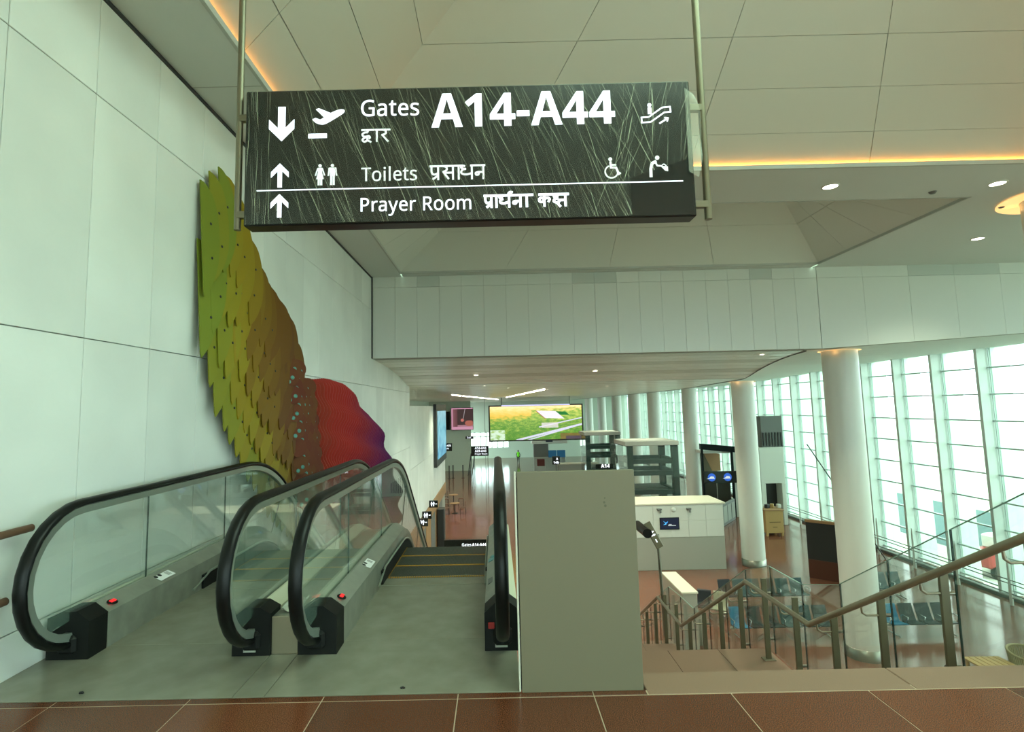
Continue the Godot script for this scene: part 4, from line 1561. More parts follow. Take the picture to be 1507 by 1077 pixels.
func sculpture() -> void:
	var r := RandomNumberGenerator.new()
	r.seed = 19
	var t := thing("wall_sculpture", "large layered wall sculpture of overlapping scales, green and yellow turning brown, red and purple", "sculpture", Vector3(WALL_X, 0, 0))
	var off := Vector3(-WALL_X, 0, 0)
	var y_top := [5.48, 4.06, 5.59, 4.19, 5.78, 4.34, 6.02, 4.28, 6.33, 3.80, 6.85, 3.34, 7.36, 3.12, 7.69, 2.92, 7.86, 2.46, 8.1, 2.05]
	var y_tip := [5.48, 2.18, 5.61, 1.93, 5.76, 1.60, 5.9, 1.45, 6.05, 1.30, 6.16, 1.18, 6.3, 1.05, 6.55, 0.78, 6.78, 0.59, 7.08, 0.30, 7.4, 0.10, 7.75, -0.10, 8.2, -0.40, 8.6, -0.62, 9.4, -1.1]
	var x_out := [5.48, -3.05, 5.9, -3.01, 6.4, -2.99, 7.0, -2.97, 7.6, -2.945, 8.1, -2.92, 8.6, -2.96, 9.4, -2.99]
	var stops := [Color(0.44, 0.48, 0.15), Color(0.52, 0.48, 0.12), Color(0.53, 0.455, 0.10), Color(0.47, 0.36, 0.09), Color(0.42, 0.295, 0.08), Color(0.37, 0.23, 0.085), Color(0.37, 0.185, 0.085), Color(0.36, 0.155, 0.08)]
	var leaf_m := []
	for i in 15:
		var m := StandardMaterial3D.new()
		m.albedo_color = grad(stops, i / 14.0)
		m.roughness = 0.55
		m.metallic_specular = 0.3
		leaf_m.append(m)
	var bolt := B()
	lathe(bolt, Vector3.ZERO, [Vector2(0.0, 0.006), Vector2(0.012, 0.005), Vector2(0.016, 0.0)], 8)
	var bolt_mesh := done(bolt)
	var k := 0
	var d := 5.48
	while d < 8.9:
		var yt := along(y_top, d) if d < 8.1 else along(y_tip, d) + 0.55
		var yb := along(y_tip, d)
		var f := clampf((d - 5.48) / 2.6, 0.0, 1.0)
		var l := lerpf(1.25, 0.85, f)
		var w := lerpf(0.27, 0.34, f)
		var pitch := l * 0.42
		var rows := maxi(1, int(round((yt - yb - l) / pitch)) + 1)
		for j in rows:
			var yl := yb + (l if rows == 1 else 0.0) + (0.0 if rows == 1 else lerpf(l, yt - yb, float(j) / (rows - 1)))
			var li := minf(l, yl - yb + 0.001) if rows > 1 else minf(l, maxf(0.3, yt - yb))
			if rows == 1: yl = yb + li
			var st := B()
			prism(st, leaf_poly(w * r.randf_range(0.94, 1.06), li, r.randf()), Vector3.ZERO, Vector3.RIGHT, Vector3.UP, Vector3(0, 0, 0.012))
			var ty := yl - li
			var dl := along([-0.6, 8.6, -0.1, 7.75, 0.3, 7.08, 0.59, 6.78, 1.05, 6.3, 1.6, 5.76, 2.18, 5.48], ty)
			var ci := clampi(int(minf((d - dl) * 6.4, 9.5) + 4.2 * clampf((2.4 - ty) / 3.0, 0.0, 1.0) + r.randf_range(-1.2, 1.2)), 0, 14)
			var o := obj("scale_leaf", st, leaf_m[ci], t)
			# width runs along -z, bending outward; the tip stands off the surface
			var slope := (along(x_out, d + 0.2) - along(x_out, d)) / 0.2
			var ux := Vector3(slope + 0.10 + r.randf_range(-0.05, 0.08), 0, -1.0).normalized()
			var uy := Vector3(-0.07, 1.0, 0.0).normalized()
			var uz := ux.cross(uy).normalized()
			uy = uz.cross(ux)
			var xo := lerpf(WALL_X + 0.02, along(x_out, d), 0.30 + 0.70 * clampf((yl - yb - li) / 1.0, 0.0, 1.0)) + r.randf_range(0.0, 0.012)
			
			o.transform = Transform3D(Basis(ux, uy, uz), Vector3(xo, yl, -d + r.randf_range(-0.015, 0.015)) + off)
			if f < 0.62:
				for b in 2:
					var bo := put(bolt_mesh, "bolt", M["bolt"], o)
					bo.transform = Transform3D(Basis(Vector3.RIGHT, PI / 2), Vector3(w * r.randf_range(0.35, 0.6), -li * (0.35 + 0.3 * b), 0.012))
		d += 0.15 if f < 0.8 else 0.20
		k += 1
	# backing that the scales are hung on
	var st := B()
	var zs := []
	d = 5.95
	while d < 8.0:
		zs.append(d)
		d += 0.12
	for i in zs.size() - 1:
		var a: float = zs[i]
		var b: float = zs[i + 1]
		var xa := along(x_out, a) - 0.045
		var xb := along(x_out, b) - 0.045
		var ta := along(y_top, a) - 0.12
		var tb := along(y_top, b) - 0.12
		var la := along(y_tip, a - 0.3) + 0.5
		var lb := along(y_tip, b - 0.3) + 0.5
		quad(st, Vector3(xa, la, -a) + off, Vector3(xb, lb, -b) + off, Vector3(xb, maxf(tb, lb), -b) + off, Vector3(xa, maxf(ta, la), -a) + off, Vector3.RIGHT)
		quad(st, Vector3(xa, la, -a) + off, Vector3(xb, lb, -b) + off, Vector3(WALL_X, lb, -b) + off, Vector3(WALL_X, la, -a) + off, Vector3.DOWN)
		quad(st, Vector3(xa, maxf(ta, la), -a) + off, Vector3(xb, maxf(tb, lb), -b) + off, Vector3(WALL_X, maxf(tb, lb), -b) + off, Vector3(WALL_X, maxf(ta, la), -a) + off, Vector3.UP)
	obj("backing", st, leaf_m[9], t)
	# rust scallops with teal dots
	var dot := B()
	lathe(dot, Vector3.ZERO, [Vector2(0.0, 0.005), Vector2(0.027, 0.005), Vector2(0.03, 0.0)], 10)
	var dot_mesh := done(dot)
	var sc := B()
	prism(sc, PackedVector2Array(disc(0, 0, 0.135, 20)), Vector3(0, 0, -0.012), Vector3.RIGHT, Vector3.UP, Vector3(0, 0, 0.012), true)
	var sc_mesh := done(sc)
	for j in 16:
		var y := 0.36 + 0.125 * j
		for c in 4:
			var dd := lerpf(8.2, 7.72, clampf((y - 0.3) / 1.9, 0, 1)) + 0.15 * c - 0.15 + (0.075 if j % 2 else 0.0)
			if y > 2.0 and c > 1: continue
			var x := along([7.4, -2.86, 8.0, -2.79, 8.7, -2.74], dd)
			var o := put(sc_mesh, "dotted_scale", leaf_m[clampi(12 + r.randi_range(-1, 2), 0, 14)], t)
			var bs := Basis(Vector3.UP, deg_to_rad(48.0)) * Basis(Vector3.RIGHT, -0.14)
			o.transform = Transform3D(bs, Vector3(x - 0.02, y, -dd) + off)
			var n_dots := 2
			if y > 1.0 and y < 1.2: n_dots = 0
			for q in n_dots:
				var p := put(dot_mesh, "teal_dot", M["teal dot"], o)
				p.transform = Transform3D(Basis(Vector3.RIGHT, PI / 2), Vector3(-0.03 + 0.065 * q + r.randf_range(-0.012, 0.012), -0.075 + 0.05 * q + r.randf_range(-0.012, 0.012), 0.0005))
	# accordion of thin plates standing off the wall, red turning purple
	var rt := [8.15, 1.90, 8.3, 2.02, 9.0, 2.15, 9.6, 2.20, 10.05, 2.20, 10.65, 2.04, 11.2, 1.80, 12.0, 1.62, 12.9, 1.25, 13.3, 0.9, 13.7, 0.5, 14.8, -0.2]
	var rx := [8.15, -2.84, 8.5, -2.76, 9.0, -2.68, 9.6, -2.62, 10.4, -2.56, 11.2, -2.52, 12.0, -2.48, 13.2, -2.47, 14.0, -2.48, 14.8, -2.50]
	var rb := [8.15, 0.45, 9.0, -0.15, 10.5, -1.1, 12.0, -1.75, 13.5, -1.9, 14.8, -1.5]
	var rstops := [Color(0.56, 0.26, 0.18), Color(0.68, 0.22, 0.18), Color(0.70, 0.21, 0.20), Color(0.62, 0.20, 0.26), Color(0.52, 0.18, 0.36), Color(0.40, 0.13, 0.37), Color(0.30, 0.08, 0.28), Color(0.30, 0.08, 0.22)]
	var rib_m := []
	for i in 24:
		var m := StandardMaterial3D.new()
		m.albedo_color = grad(rstops, i / 23.0)
		m.roughness = 0.55
		m.metallic_specular = 0.3
		rib_m.append(m)
	d = 8.15
	while d < 14.8:
		var f := (d - 8.15) / 6.65
		var yt := along(rt, d)
		var yb := along(rb, d)
		var xm := along(rx, d) - WALL_X
		var poly := PackedVector2Array([Vector2(0.01, yb), Vector2(0.01, yt - 0.12)])
		var n := 34
		for i in n + 1:
			var s := float(i) / n
			var y := lerpf(yt, yb, s)
			var env := pow(maxf(0.0, 1.0 - pow(absf(2.0 * s - 1.0), 4.0)), 0.3)
			# lobes keep their height on the wall, so they wander over the plates
			var lobe := 0.88 + 0.12 * cos(TAU * (y - 1.73 + f * 0.9) / lerpf(0.46, 0.7, f))
			
			poly.append(Vector2(maxf(0.03, xm * env * lobe), y))
		var st2 := B()
		prism(st2, poly, Vector3(0, 0, -d), Vector3.RIGHT, Vector3.UP, Vector3(0, 0, -0.022), true)
		obj("rib_plate", st2, rib_m[clampi(int(f * 24.0), 0, 23)], t)
		d += 0.115

# ---------------------------------------------------------------- stair and landing
func nose(d: float) -> float:
	return along([3.40, 0.0, 6.0, -1.53, 7.36, -1.55, 9.95, -3.08, 11.25, -3.10, 13.85, -4.63, 15.15, -4.65, 17.7, LOW + 0.03], d)

func stairs() -> void:
	var xl := 0.86
	var xr := 3.44
	var t := thing("staircase", "wide granite staircase going down in flights beside the beige hoarding", "staircase", Vector3(0, LOW, -3.47))
	var off := Vector3(0, -LOW, 3.47)
	var mesh: Mesh
	var st := B()
	box(st, Vector3.ZERO, Vector3(xr - xl, 0.172, 0.33), 0.006)
	mesh = done(st)
	var z := -3.47
	var y := 0.0
	for fl in 4:
		for k in 8:
			y -= 0.1722
			put(mesh, "step", M["flamed granite"], t, Transform3D(Basis(), Vector3((xl + xr) * 0.5, y - 0.086, z - 0.15) + off))
			z -= 0.293
		y -= 0.1722
		if fl < 3:
			var n := 4
			for i in n:
				st = B()
				var x0 := lerpf(xl, xr, float(i) / n)
				var x1 := lerpf(xl, xr, float(i + 1) / n)
				for q in 2:
					st = B()
					span(st, Vector3(x0 + 0.002, y - 0.16, z - 0.775 * (q + 1) + 0.002), Vector3(x1 - 0.002, y, z - 0.775 * q - 0.002), 0.003)
					var o := obj("landing_stone", st, M["flamed granite"], t)
					o.position = off
			z -= 1.55
	# sloping soffit and side cheeks under the flights
	st = B()
	for sx in [[xl - 0.02, xl + 0.10], [xr - 0.10, xr + 0.02]]:
		for s in [[3.45, -0.25, 5.8, -1.62], [5.8, -1.62, 7.35, -1.62], [7.35, -1.80, 9.7, -3.17], [9.7, -3.17, 11.25, -3.17], [11.25, -3.35, 13.6, -4.72], [13.6, -4.72, 15.15, -4.72], [15.15, -4.90, 17.4, -6.17]]:
			var p := PackedVector2Array([Vector2(-s[0], s[1]), Vector2(-s[2], s[3]), Vector2(-s[2], s[3] - 0.32), Vector2(-s[0], s[1] - 0.32)])
			prism(st, p, Vector3(sx[0], 0, 0), Vector3.BACK, Vector3.UP, Vector3(sx[1] - sx[0], 0, 0))
	var ck := obj("stringer", st, M["white wall panel"], t)
	ck.position = off
	# handrail with posts, brackets and glass on the right
	var g := thing("stair_balustrade", "stainless steel handrail on flat posts with tall clear glass panels along the staircase", "balustrade", Vector3(3.3, LOW, -3.47))
	var o2 := Vector3(-3.3, -LOW, 3.47)
	st = B()
	var rail := [[-2.2, 0.98], [-3.02, 0.965], [-5.77, -0.645], [-7.18, -0.66], [-9.82, -2.21], [-11.2, -2.20], [-13.85, -3.75], [-15.2, -3.75], [-17.7, -5.22], [-18.1, -5.24]]
	var pts := []
	for p in rail: pts.append(Vector3(3.13, p[1], p[0]) + o2)
	tube(st, pts, 0.027, 14)
	obj("handrail", st, M["bronze steel"], g)
	var rail_y := func(d: float) -> float:
		var tab := []
		for p in rail: tab.append_array([-p[0], p[1]])
		return along(tab, d)
	var d := 2.78
	var last := -1.0
	while d < 17.9:
		var yb := nose(d) - 0.12
		if d < 3.4: yb = 0.0
		elif (d > 5.9 and d < 7.35): yb = -1.55
		elif (d > 9.75 and d < 11.25): yb = -3.10
		elif (d > 13.65 and d < 15.15): yb = -4.65
		var ry: float = rail_y.call(d)
		st = B()
		span(st, Vector3(3.27, yb, -d - 0.013) + o2, Vector3(3.335, ry + 0.075, -d + 0.013) + o2, 0.003)
		obj("post", st, M["post metal"], g)
		st = B()
		span(st, Vector3(3.23, yb, -d - 0.05) + o2, Vector3(3.375, yb + 0.012, -d + 0.05) + o2, 0.003)
		obj("base_plate", st, M["bronze steel"], g)
		st = B()
		tube(st, [Vector3(3.13, ry - 0.02, -d) + o2, Vector3(3.135, ry - 0.075, -d) + o2, Vector3(3.17, ry - 0.10, -d) + o2, Vector3(3.28, ry - 0.10, -d) + o2], 0.009, 8)
		obj("rail_bracket", st, M["bronze steel"], g)
		for yy in [yb + 0.22, ry - 0.12]:
			st = B()
			tube(st, [Vector3(3.30, yy, -d - 0.05) + o2, Vector3(3.42, yy, -d - 0.05) + o2], 0.016, 8)
			obj("glass_clamp", st, M["steel"], g)
		if last > 0.0:
			var a := last + 0.03
			var b := d - 0.005
			var x := 3.385
			st = B()
			var q := PackedVector2Array([Vector2(-a, nose(a) + 0.06), Vector2(-b, nose(b) + 0.06), Vector2(-b, nose(b) + 1.10), Vector2(-a, nose(a) + 1.10)])
			prism(st, q, Vector3(x, 0, 0) + o2, Vector3.BACK, Vector3.UP, Vector3(0.014, 0, 0))
			obj("glass_panel", st, M["guard glass"], g)
			st = B()
			prism(st, PackedVector2Array([Vector2(-b - 0.006, nose(b) + 0.06), Vector2(-b, nose(b) + 0.06), Vector2(-b, nose(b) + 1.10), Vector2(-b - 0.006, nose(b) + 1.10)]), Vector3(x - 0.001, 0, 0) + o2, Vector3.BACK, Vector3.UP, Vector3(0.016, 0, 0))
			obj("glass_edge", st, M["glass edge"], g)
			st = B()
			prism(st, PackedVector2Array([Vector2(-a, nose(a) + 1.1), Vector2(-b, nose(b) + 1.1), Vector2(-b, nose(b) + 1.105), Vector2(-a, nose(a) + 1.105)]), Vector3(x - 0.001, 0, 0) + o2, Vector3.BACK, Vector3.UP, Vector3(0.016, 0, 0))
			obj("glass_rim", st, M["glass rim"], g)
		last = d
		d += 0.712
	# far side handrail of the stair, mostly hidden by the hoarding
	st = B()
	pts = []
	for p in rail: pts.append(Vector3(0.98, p[1], p[0] - 0.25))
	var far := thing("stair_handrail", "stainless steel handrail on the hoarding side of the staircase", "handrail", Vector3(0.98, LOW, -3.47))
	var o3 := Vector3(-0.98, -LOW, 3.47)
	var pp := []
	for p in pts: pp.append(p + o3)
	tube(st, pp.slice(2), 0.024, 12)
	obj("handrail", st, M["bronze steel"], far)
	d = 6.2
	while d < 17.5:
		st = B()
		tube(st, [Vector3(0.98, nose(d) - 0.1, -d) + o3, Vector3(0.98, rail_y.call(d - 0.25), -d) + o3], 0.02, 10)
		obj("post", st, M["post metal"], far)
		d += 0.9

func landing_things() -> void:
	# beige hoarding panel standing on the landing
	var t := thing("hoarding_panel", "tall plain beige board standing upright beside the right escalator", "panel", Vector3(0.462, 0, -3.27))
	var st := B()
	span(st, Vector3(-0.346, 0.0, -0.022), Vector3(0.346, 1.235, 0.006), 0.002)
	obj("board", st, M["hoarding"], t)
	st = B()
	span(st, Vector3(-0.361, 0.004, -0.06), Vector3(-0.351, 1.233, 0.0), 0.001)
	obj("edge_strip", st, M["hoarding edge"], t)
	st = B()
	span(st, Vector3(-0.351, 0.004, -0.06), Vector3(-0.346, 1.20, -0.02))
	obj("dark_gap", st, M["print black"], t)
	for s in [-1, 1]:
		st = B()
		box(st, Vector3(s * 0.27, 0.35, -0.16), Vector3(0.04, 0.75, 0.03), 0.003, Basis(Vector3.RIGHT, 0.36))
		obj("brace", st, M["tan wood"], t)
	st = B()
	for q in [[0.168, 1.075, 0.010], [0.164, 1.05, 0.014], [0.170, 1.03, 0.016]]:
		prism(st, PackedVector2Array(disc(q[0], q[1], q[2] * 0.5, 10)), Vector3(0, 0, 0.006), Vector3.RIGHT, Vector3(0, 1, 0), Vector3(0, 0, 0.0008))
	obj("scuff_mark", st, mat("scuff", Color(0.36, 0.36, 0.28), 0.7), t)
	# timber rails on the left wall
	for i in 2:
		var y: float = [0.915, 0.512][i]
		var ze: float = [-3.575, -3.417][i]
		var h := thing("wall_handrail", ["upper round timber handrail on the left wall ending beside the escalator newel", "lower round timber handrail on the left wall, of which only the tip shows"][i], "handrail", Vector3(-3.0, y, ze), 0.0, "timber handrails on the left wall")
		st = B()
		tube(st, [Vector3(0, 0, 0), Vector3(0, 0, 0.008), Vector3(0, -0.02, 3.2)], 0.024, 16)
		obj("rail", st, M["hardwood"], h)
		for k in 3:
			st = B()
			tube(st, [Vector3(0, -0.02, 0.55 + 1.0 * k), Vector3(-0.01, -0.055, 0.55 + 1.0 * k), Vector3(-0.08, -0.06, 0.55 + 1.0 * k)], 0.008, 8)
			obj("bracket", st, M["steel"], h)
	# small debris on the plates
	var spots := [[-2.47, -3.36], [-0.58, -3.34]]
	for i in 2:
		st = B()
		box(st, Vector3.ZERO, Vector3(0.022, 0.010, 0.014), 0.003, Basis(Vector3.UP, 0.5))
		box(st, Vector3(0.012, 0.0, 0.004), Vector3(0.012, 0.008, 0.010), 0.002, Basis(Vector3.UP, 1.1))
		var o := obj("debris_crumb", st, M["print black"])
		o.position = Vector3(spots[i][0], 0.006, spots[i][1])
		tag(o, ["small dark crumb on the floor plate of the left escalator", "small dark crumb on the floor plate of the right escalator"][i], "debris", "crumbs on the escalator plates")

# ---------------------------------------------------------------- gate hall
func facing(st: SurfaceTool, x0: float, x1: float, y0: float, y1: float, z0: float, z1: float, bev := 0.005) -> void:
	span(st, Vector3(x0, y0, z0), Vector3(x1, y1, z1), bev)

func bench(label: String, at: Vector3, turn: float, colours: Array) -> Node3D:
	# row of airport seats on a beam, facing +z
	var n := colours.size()
	var t := thing("bench_seat", label, "seating", at, turn, "rows of waiting seats in the hall")
	var w := 0.56
	for i in n:
		var x := (i - (n - 1) * 0.5) * w
		var st := B()
		var prof := curve([Vector2(0.26, 0.445), Vector2(0.20, 0.435), Vector2(-0.10, 0.40), Vector2(-0.20, 0.44), Vector2(-0.27, 0.62), Vector2(-0.36, 0.90)], 3)
		var poly := PackedVector2Array()
		for p in prof: poly.append(p)
		for i2 in range(prof.size() - 1, -1, -1): poly.append(prof[i2] + Vector2(-0.012, -0.030))
		prism(st, poly, Vector3(x - 0.24, 0, 0), Vector3.BACK, Vector3.UP, Vector3(0.48, 0, 0), true)
		obj("seat", st, M[colours[i]], t)
	for i in n + 1:
		var x := (i - n * 0.5) * w
		var st := B()
		tube(st, [Vector3(x, 0.34, -0.12), Vector3(x, 0.58, -0.16), Vector3(x, 0.63, -0.05), Vector3(x, 0.62, 0.18), Vector3(x, 0.36, 0.06)], 0.014, 6)
		obj("armrest", st, M["chrome"], t)
	var st := B()
	box(st, Vector3(0, 0.33, -0.05), Vector3(n * w + 0.1, 0.06, 0.07), 0.01)
	obj("beam", st, M["brushed steel"], t)
	for s in [-1, 1]:
		st = B()
		tube(st, [Vector3(s * (n * w * 0.5 - 0.2), 0.33, -0.05), Vector3(s * (n * w * 0.5 - 0.2), 0.03, -0.05)], 0.025, 8)
		tube(st, [Vector3(s * (n * w * 0.5 - 0.2), 0.03, -0.32), Vector3(s * (n * w * 0.5 - 0.2), 0.05, -0.05), Vector3(s * (n * w * 0.5 - 0.2), 0.03, 0.26)], 0.022, 8)
		obj("leg", st, M["chrome"], t)
	return t

func small_sign(called: String, label: String, at: Vector3, w: float, h: float, lines: Array, group := "", depth := 0.1) -> Node3D:
	# black sign box with white lettering; lines: [text, x fraction, y fraction, width fraction, weight]
	var t := thing(called, label, "sign", at, 0.0, group)
	var st := B()
	span(st, Vector3(-w * 0.5, 0, -depth), Vector3(w * 0.5, h, 0), 0.01)
	obj("sign_box", st, M["sign black"], t)
	for l in lines:
		text("lettering", l[0], M["letter"], t, Vector3(-w * 0.5 + w * l[1], h * l[2], 0.0), w * l[3], l[4], 0.006)
	return t

func picture(called: String, im: Image, e: float) -> StandardMaterial3D:
	var m := mat(called, Color(0.02, 0.02, 0.02), 0.3)
	m.emission_enabled = true
	m.emission_texture = ImageTexture.create_from_image(im)
	m.emission = Color.WHITE
	m.emission_operator = BaseMaterial3D.EMISSION_OP_MULTIPLY
	m.emission_energy_multiplier = e
	return m

func aerial_picture() -> Image:
	# aerial view of green fields with a large white terminal roof and pale roads
	var w := 560
	var h := 200
	var im := Image.create(w, h, false, Image.FORMAT_RGB8)
	var n := FastNoiseLite.new()
	n.seed = 4
	n.frequency = 0.03
	n.fractal_octaves = 4
	var n2 := FastNoiseLite.new()
	n2.seed = 9
	n2.frequency = 0.16
	for y in h:
		for x in w:
			var u := float(x) / w
			var v := float(y) / h
			var a := n.get_noise_2d(x * 0.8, y * 2.0)
			var b := n2.get_noise_2d(x, y * 1.4)
			var c := Color(0.96, 0.86, 0.62).lerp(Color(0.88, 0.70, 0.25), clampf(v * 3.2 + a * 0.3, 0, 1))
			var field := clampf((v - 0.22 - 0.16 * (0.5 - u) + a * 0.10) * 6.0, 0.0, 1.0)
			if u > 0.45: field = clampf((v - 0.02 - 0.10 * (1.0 - u) + a * 0.10) * 7.0, 0.0, 1.0)
			var green := Color(0.70, 0.76, 0.34).lerp(Color(0.34, 0.54, 0.18), clampf(v * 0.9 + a * 0.8 + 0.1, 0, 1))
			c = c.lerp(green, field)
			if v > 0.42: c = c.lerp(Color(0.10, 0.32, 0.08), clampf(b * 1.6, 0, 0.8))
			if v > 0.70 and u < 0.16: c = c.lerp(Color(0.86, 0.92, 0.88), clampf(0.7 + a, 0, 0.8))
			# pale diagonal roads
			for r in [[0.30, 1.00, -0.62, 0.030], [0.42, 1.0, -0.74, 0.018], [0.55, 0.62, -0.55, 0.016]]:
				var yy: float = r[1] + (u - r[0]) * r[2]
				if absf(v - yy) < r[3] and u > r[0] - 0.02: c = Color(0.86, 0.85, 0.90).lerp(Color(0.62, 0.64, 0.74), clampf(b + 0.4, 0, 1))
			# terminal roof
			var ru := (u - 0.53) * 1.0 - (v - 0.20) * 0.42
			var rv := v - 0.20 - (u - 0.53) * 0.12
			if ru > 0.0 and ru < 0.20 and rv > -0.06 and rv < 0.16: c = Color(0.90, 0.87, 0.88).lerp(Color(0.74, 0.72, 0.76), clampf(b + 0.2, 0, 1))
			if ru > -0.012 and ru <= 0.0 and rv > -0.04 and rv < 0.18: c = Color(0.62, 0.36, 0.22)
			if ru > 0.20 and ru < 0.30 and rv > -0.05 and rv < 0.05: c = Color(0.08, 0.42, 0.14)
			if u > 0.56 and u < 0.74 and v > 0.50 and v < 0.66: c = c.lerp(Color(0.84, 0.80, 0.84), 0.75)
			if u > 0.76 and v > 0.82: c = c.lerp(Color(0.50, 0.30, 0.18), 0.6)
			if u > 0.82 and v > 0.90: c = c.lerp(Color(0.24, 0.20, 0.34), 0.7)
			im.set_pixel(x, y, c)
	return im

func pink_picture() -> Image:
	var w := 96
	var h := 96
	var im := Image.create(w, h, false, Image.FORMAT_RGB8)
	for y in h:
		for x in w:
			var u := float(x) / w
			var v := float(y) / h
			var c := Color(0.28, 0.20, 0.20)
			if u < 0.06 or v < 0.05 or v > 0.86: c = Color(0.86, 0.62, 0.72)
			elif u < 0.28: c = Color(0.62, 0.40, 0.44).lerp(Color(0.40, 0.25, 0.26), u / 0.28)
			elif Vector2(u - 0.50, (v - 0.56)).length() < 0.075: c = Color(0.82, 0.48, 0.44)
			elif absf(u - (0.62 - (v - 0.1) * 0.2)) < 0.012 and v < 0.5: c = Color(0.75, 0.72, 0.74)
			elif v > 0.58 and Vector2((u - 0.82) * 0.7, v - 0.70).length() < 0.14: c = Color(0.72, 0.42, 0.36)
			elif v > 0.78: c = Color(0.70, 0.50, 0.55)
			im.set_pixel(x, y, c)
	return im

func blue_picture() -> Image:
	var im := Image.create(96, 64, false, Image.FORMAT_RGB8)
	var n := FastNoiseLite.new()
	n.seed = 8
	n.frequency = 0.06
	for y in 64:
		for x in 96:
			var a := n.get_noise_2d(x, y)
			im.set_pixel(x, y, Color(0.50, 0.82, 0.92).lerp(Color(0.22, 0.55, 0.74), clampf(0.15 + a * 1.4 + y / 200.0, 0, 1)))
	return im

func screen(called: String, label: String, cat: String, at: Vector3, w: float, h: float, m: Material, yaw := 0.0, deep := 0.14, rim := 0.05) -> Node3D:
	var t := thing(called, label, cat, at, yaw)
	var st := B()
	span(st, Vector3(-w * 0.5 - rim, -rim, -deep), Vector3(w * 0.5 + rim, h + rim, -0.01), 0.01)
	obj("screen_housing", st, M["dark grey"], t)
	st = B()
	uvquad(st, Vector3(-w * 0.5, h, 0), Vector3(w * 0.5, h, 0), Vector3(w * 0.5, 0, 0), Vector3(-w * 0.5, 0, 0), Vector3.BACK)
	obj("screen_display", st, m, t)
	var l := AreaLight3D.new()
	l.name = "screen_glow"
	l.area_size = Vector2(w, h)
	l.light_energy = 0.06
	l.light_color = Color(0.8, 0.9, 0.75)
	l.area_range = 40.0
	l.shadow_enabled = true
	t.add_child(l)
	l.transform = Transform3D(Basis.looking_at(Vector3(0, 0, 1), Vector3.UP), Vector3(0, h * 0.5, 0.03))
	return t

func lift(label: String, at: Vector3, w: float, dp: float, h: float) -> void:
	# glass lift shaft with dark steel frame; at = centre of its foot
	var t := thing("glass_lift", label, "lift", at, 0.0, "glass lift shafts in the hall")
	for sx in [-1, 1]:
		for sz in [-1, 1]:
			var st := B()
			span(st, Vector3(sx * w * 0.5 - 0.17, 0, sz * dp * 0.5 - 0.17), Vector3(sx * w * 0.5 + 0.17, h - 0.25, sz * dp * 0.5 + 0.17), 0.01)
			obj("frame_post", st, M["dark frame"], t)
	for y in [h * 0.80, h * 0.685, h * 0.50, h * 0.25, 0.12]:
		for sz in [-1, 1]:
			var st := B()
			span(st, Vector3(-w * 0.5, y - 0.13, sz * dp * 0.5 - 0.1), Vector3(w * 0.5, y + 0.13, sz * dp * 0.5 + 0.1), 0.01)
			obj("frame_beam", st, M["dark frame"], t)
		for sx in [-1, 1]:
			var st := B()
			span(st, Vector3(sx * w * 0.5 - 0.1, y - 0.13, -dp * 0.5), Vector3(sx * w * 0.5 + 0.1, y + 0.13, dp * 0.5), 0.01)
			obj("frame_beam", st, M["dark frame"], t)
	var st := B()
	span(st, Vector3(-w * 0.5 - 0.30, h - 0.25, -dp * 0.5 - 0.25), Vector3(w * 0.5 + 0.22, h, dp * 0.5 + 0.25), 0.03)
	obj("roof", st, M["concrete"], t)
	for k in 4:
		st = B()
		var a := k * PI / 2
		var half := (dp if k % 2 == 0 else w) * 0.5 + 0.2
		var wid := (w if k % 2 == 0 else dp) + 0.4
		box(st, Vector3.ZERO, Vector3(wid, h - 0.3, 0.02))
		var o := obj("glass_panel", st, M["lift glass"], t)
		o.transform = Transform3D(Basis(Vector3.UP, a), Basis(Vector3.UP, a) * Vector3(0, (h - 0.3) * 0.5, half))
	# cabin
	st = B()
	span(st, Vector3(-w * 0.36, h * 0.02 + 0.1, -dp * 0.36), Vector3(w * 0.36, h * 0.02 + 0.35, dp * 0.36), 0.02)
	span(st, Vector3(-w * 0.36, h * 0.47, -dp * 0.36), Vector3(w * 0.36, h * 0.47 + 0.35, dp * 0.36), 0.02)
	for sx in [-1, 1]:
		span(st, Vector3(sx * w * 0.34 - 0.05, h * 0.05, -dp * 0.3), Vector3(sx * w * 0.34 + 0.05, h * 0.48, -dp * 0.2), 0.01)
	obj("cabin", st, M["dark grey"], t)

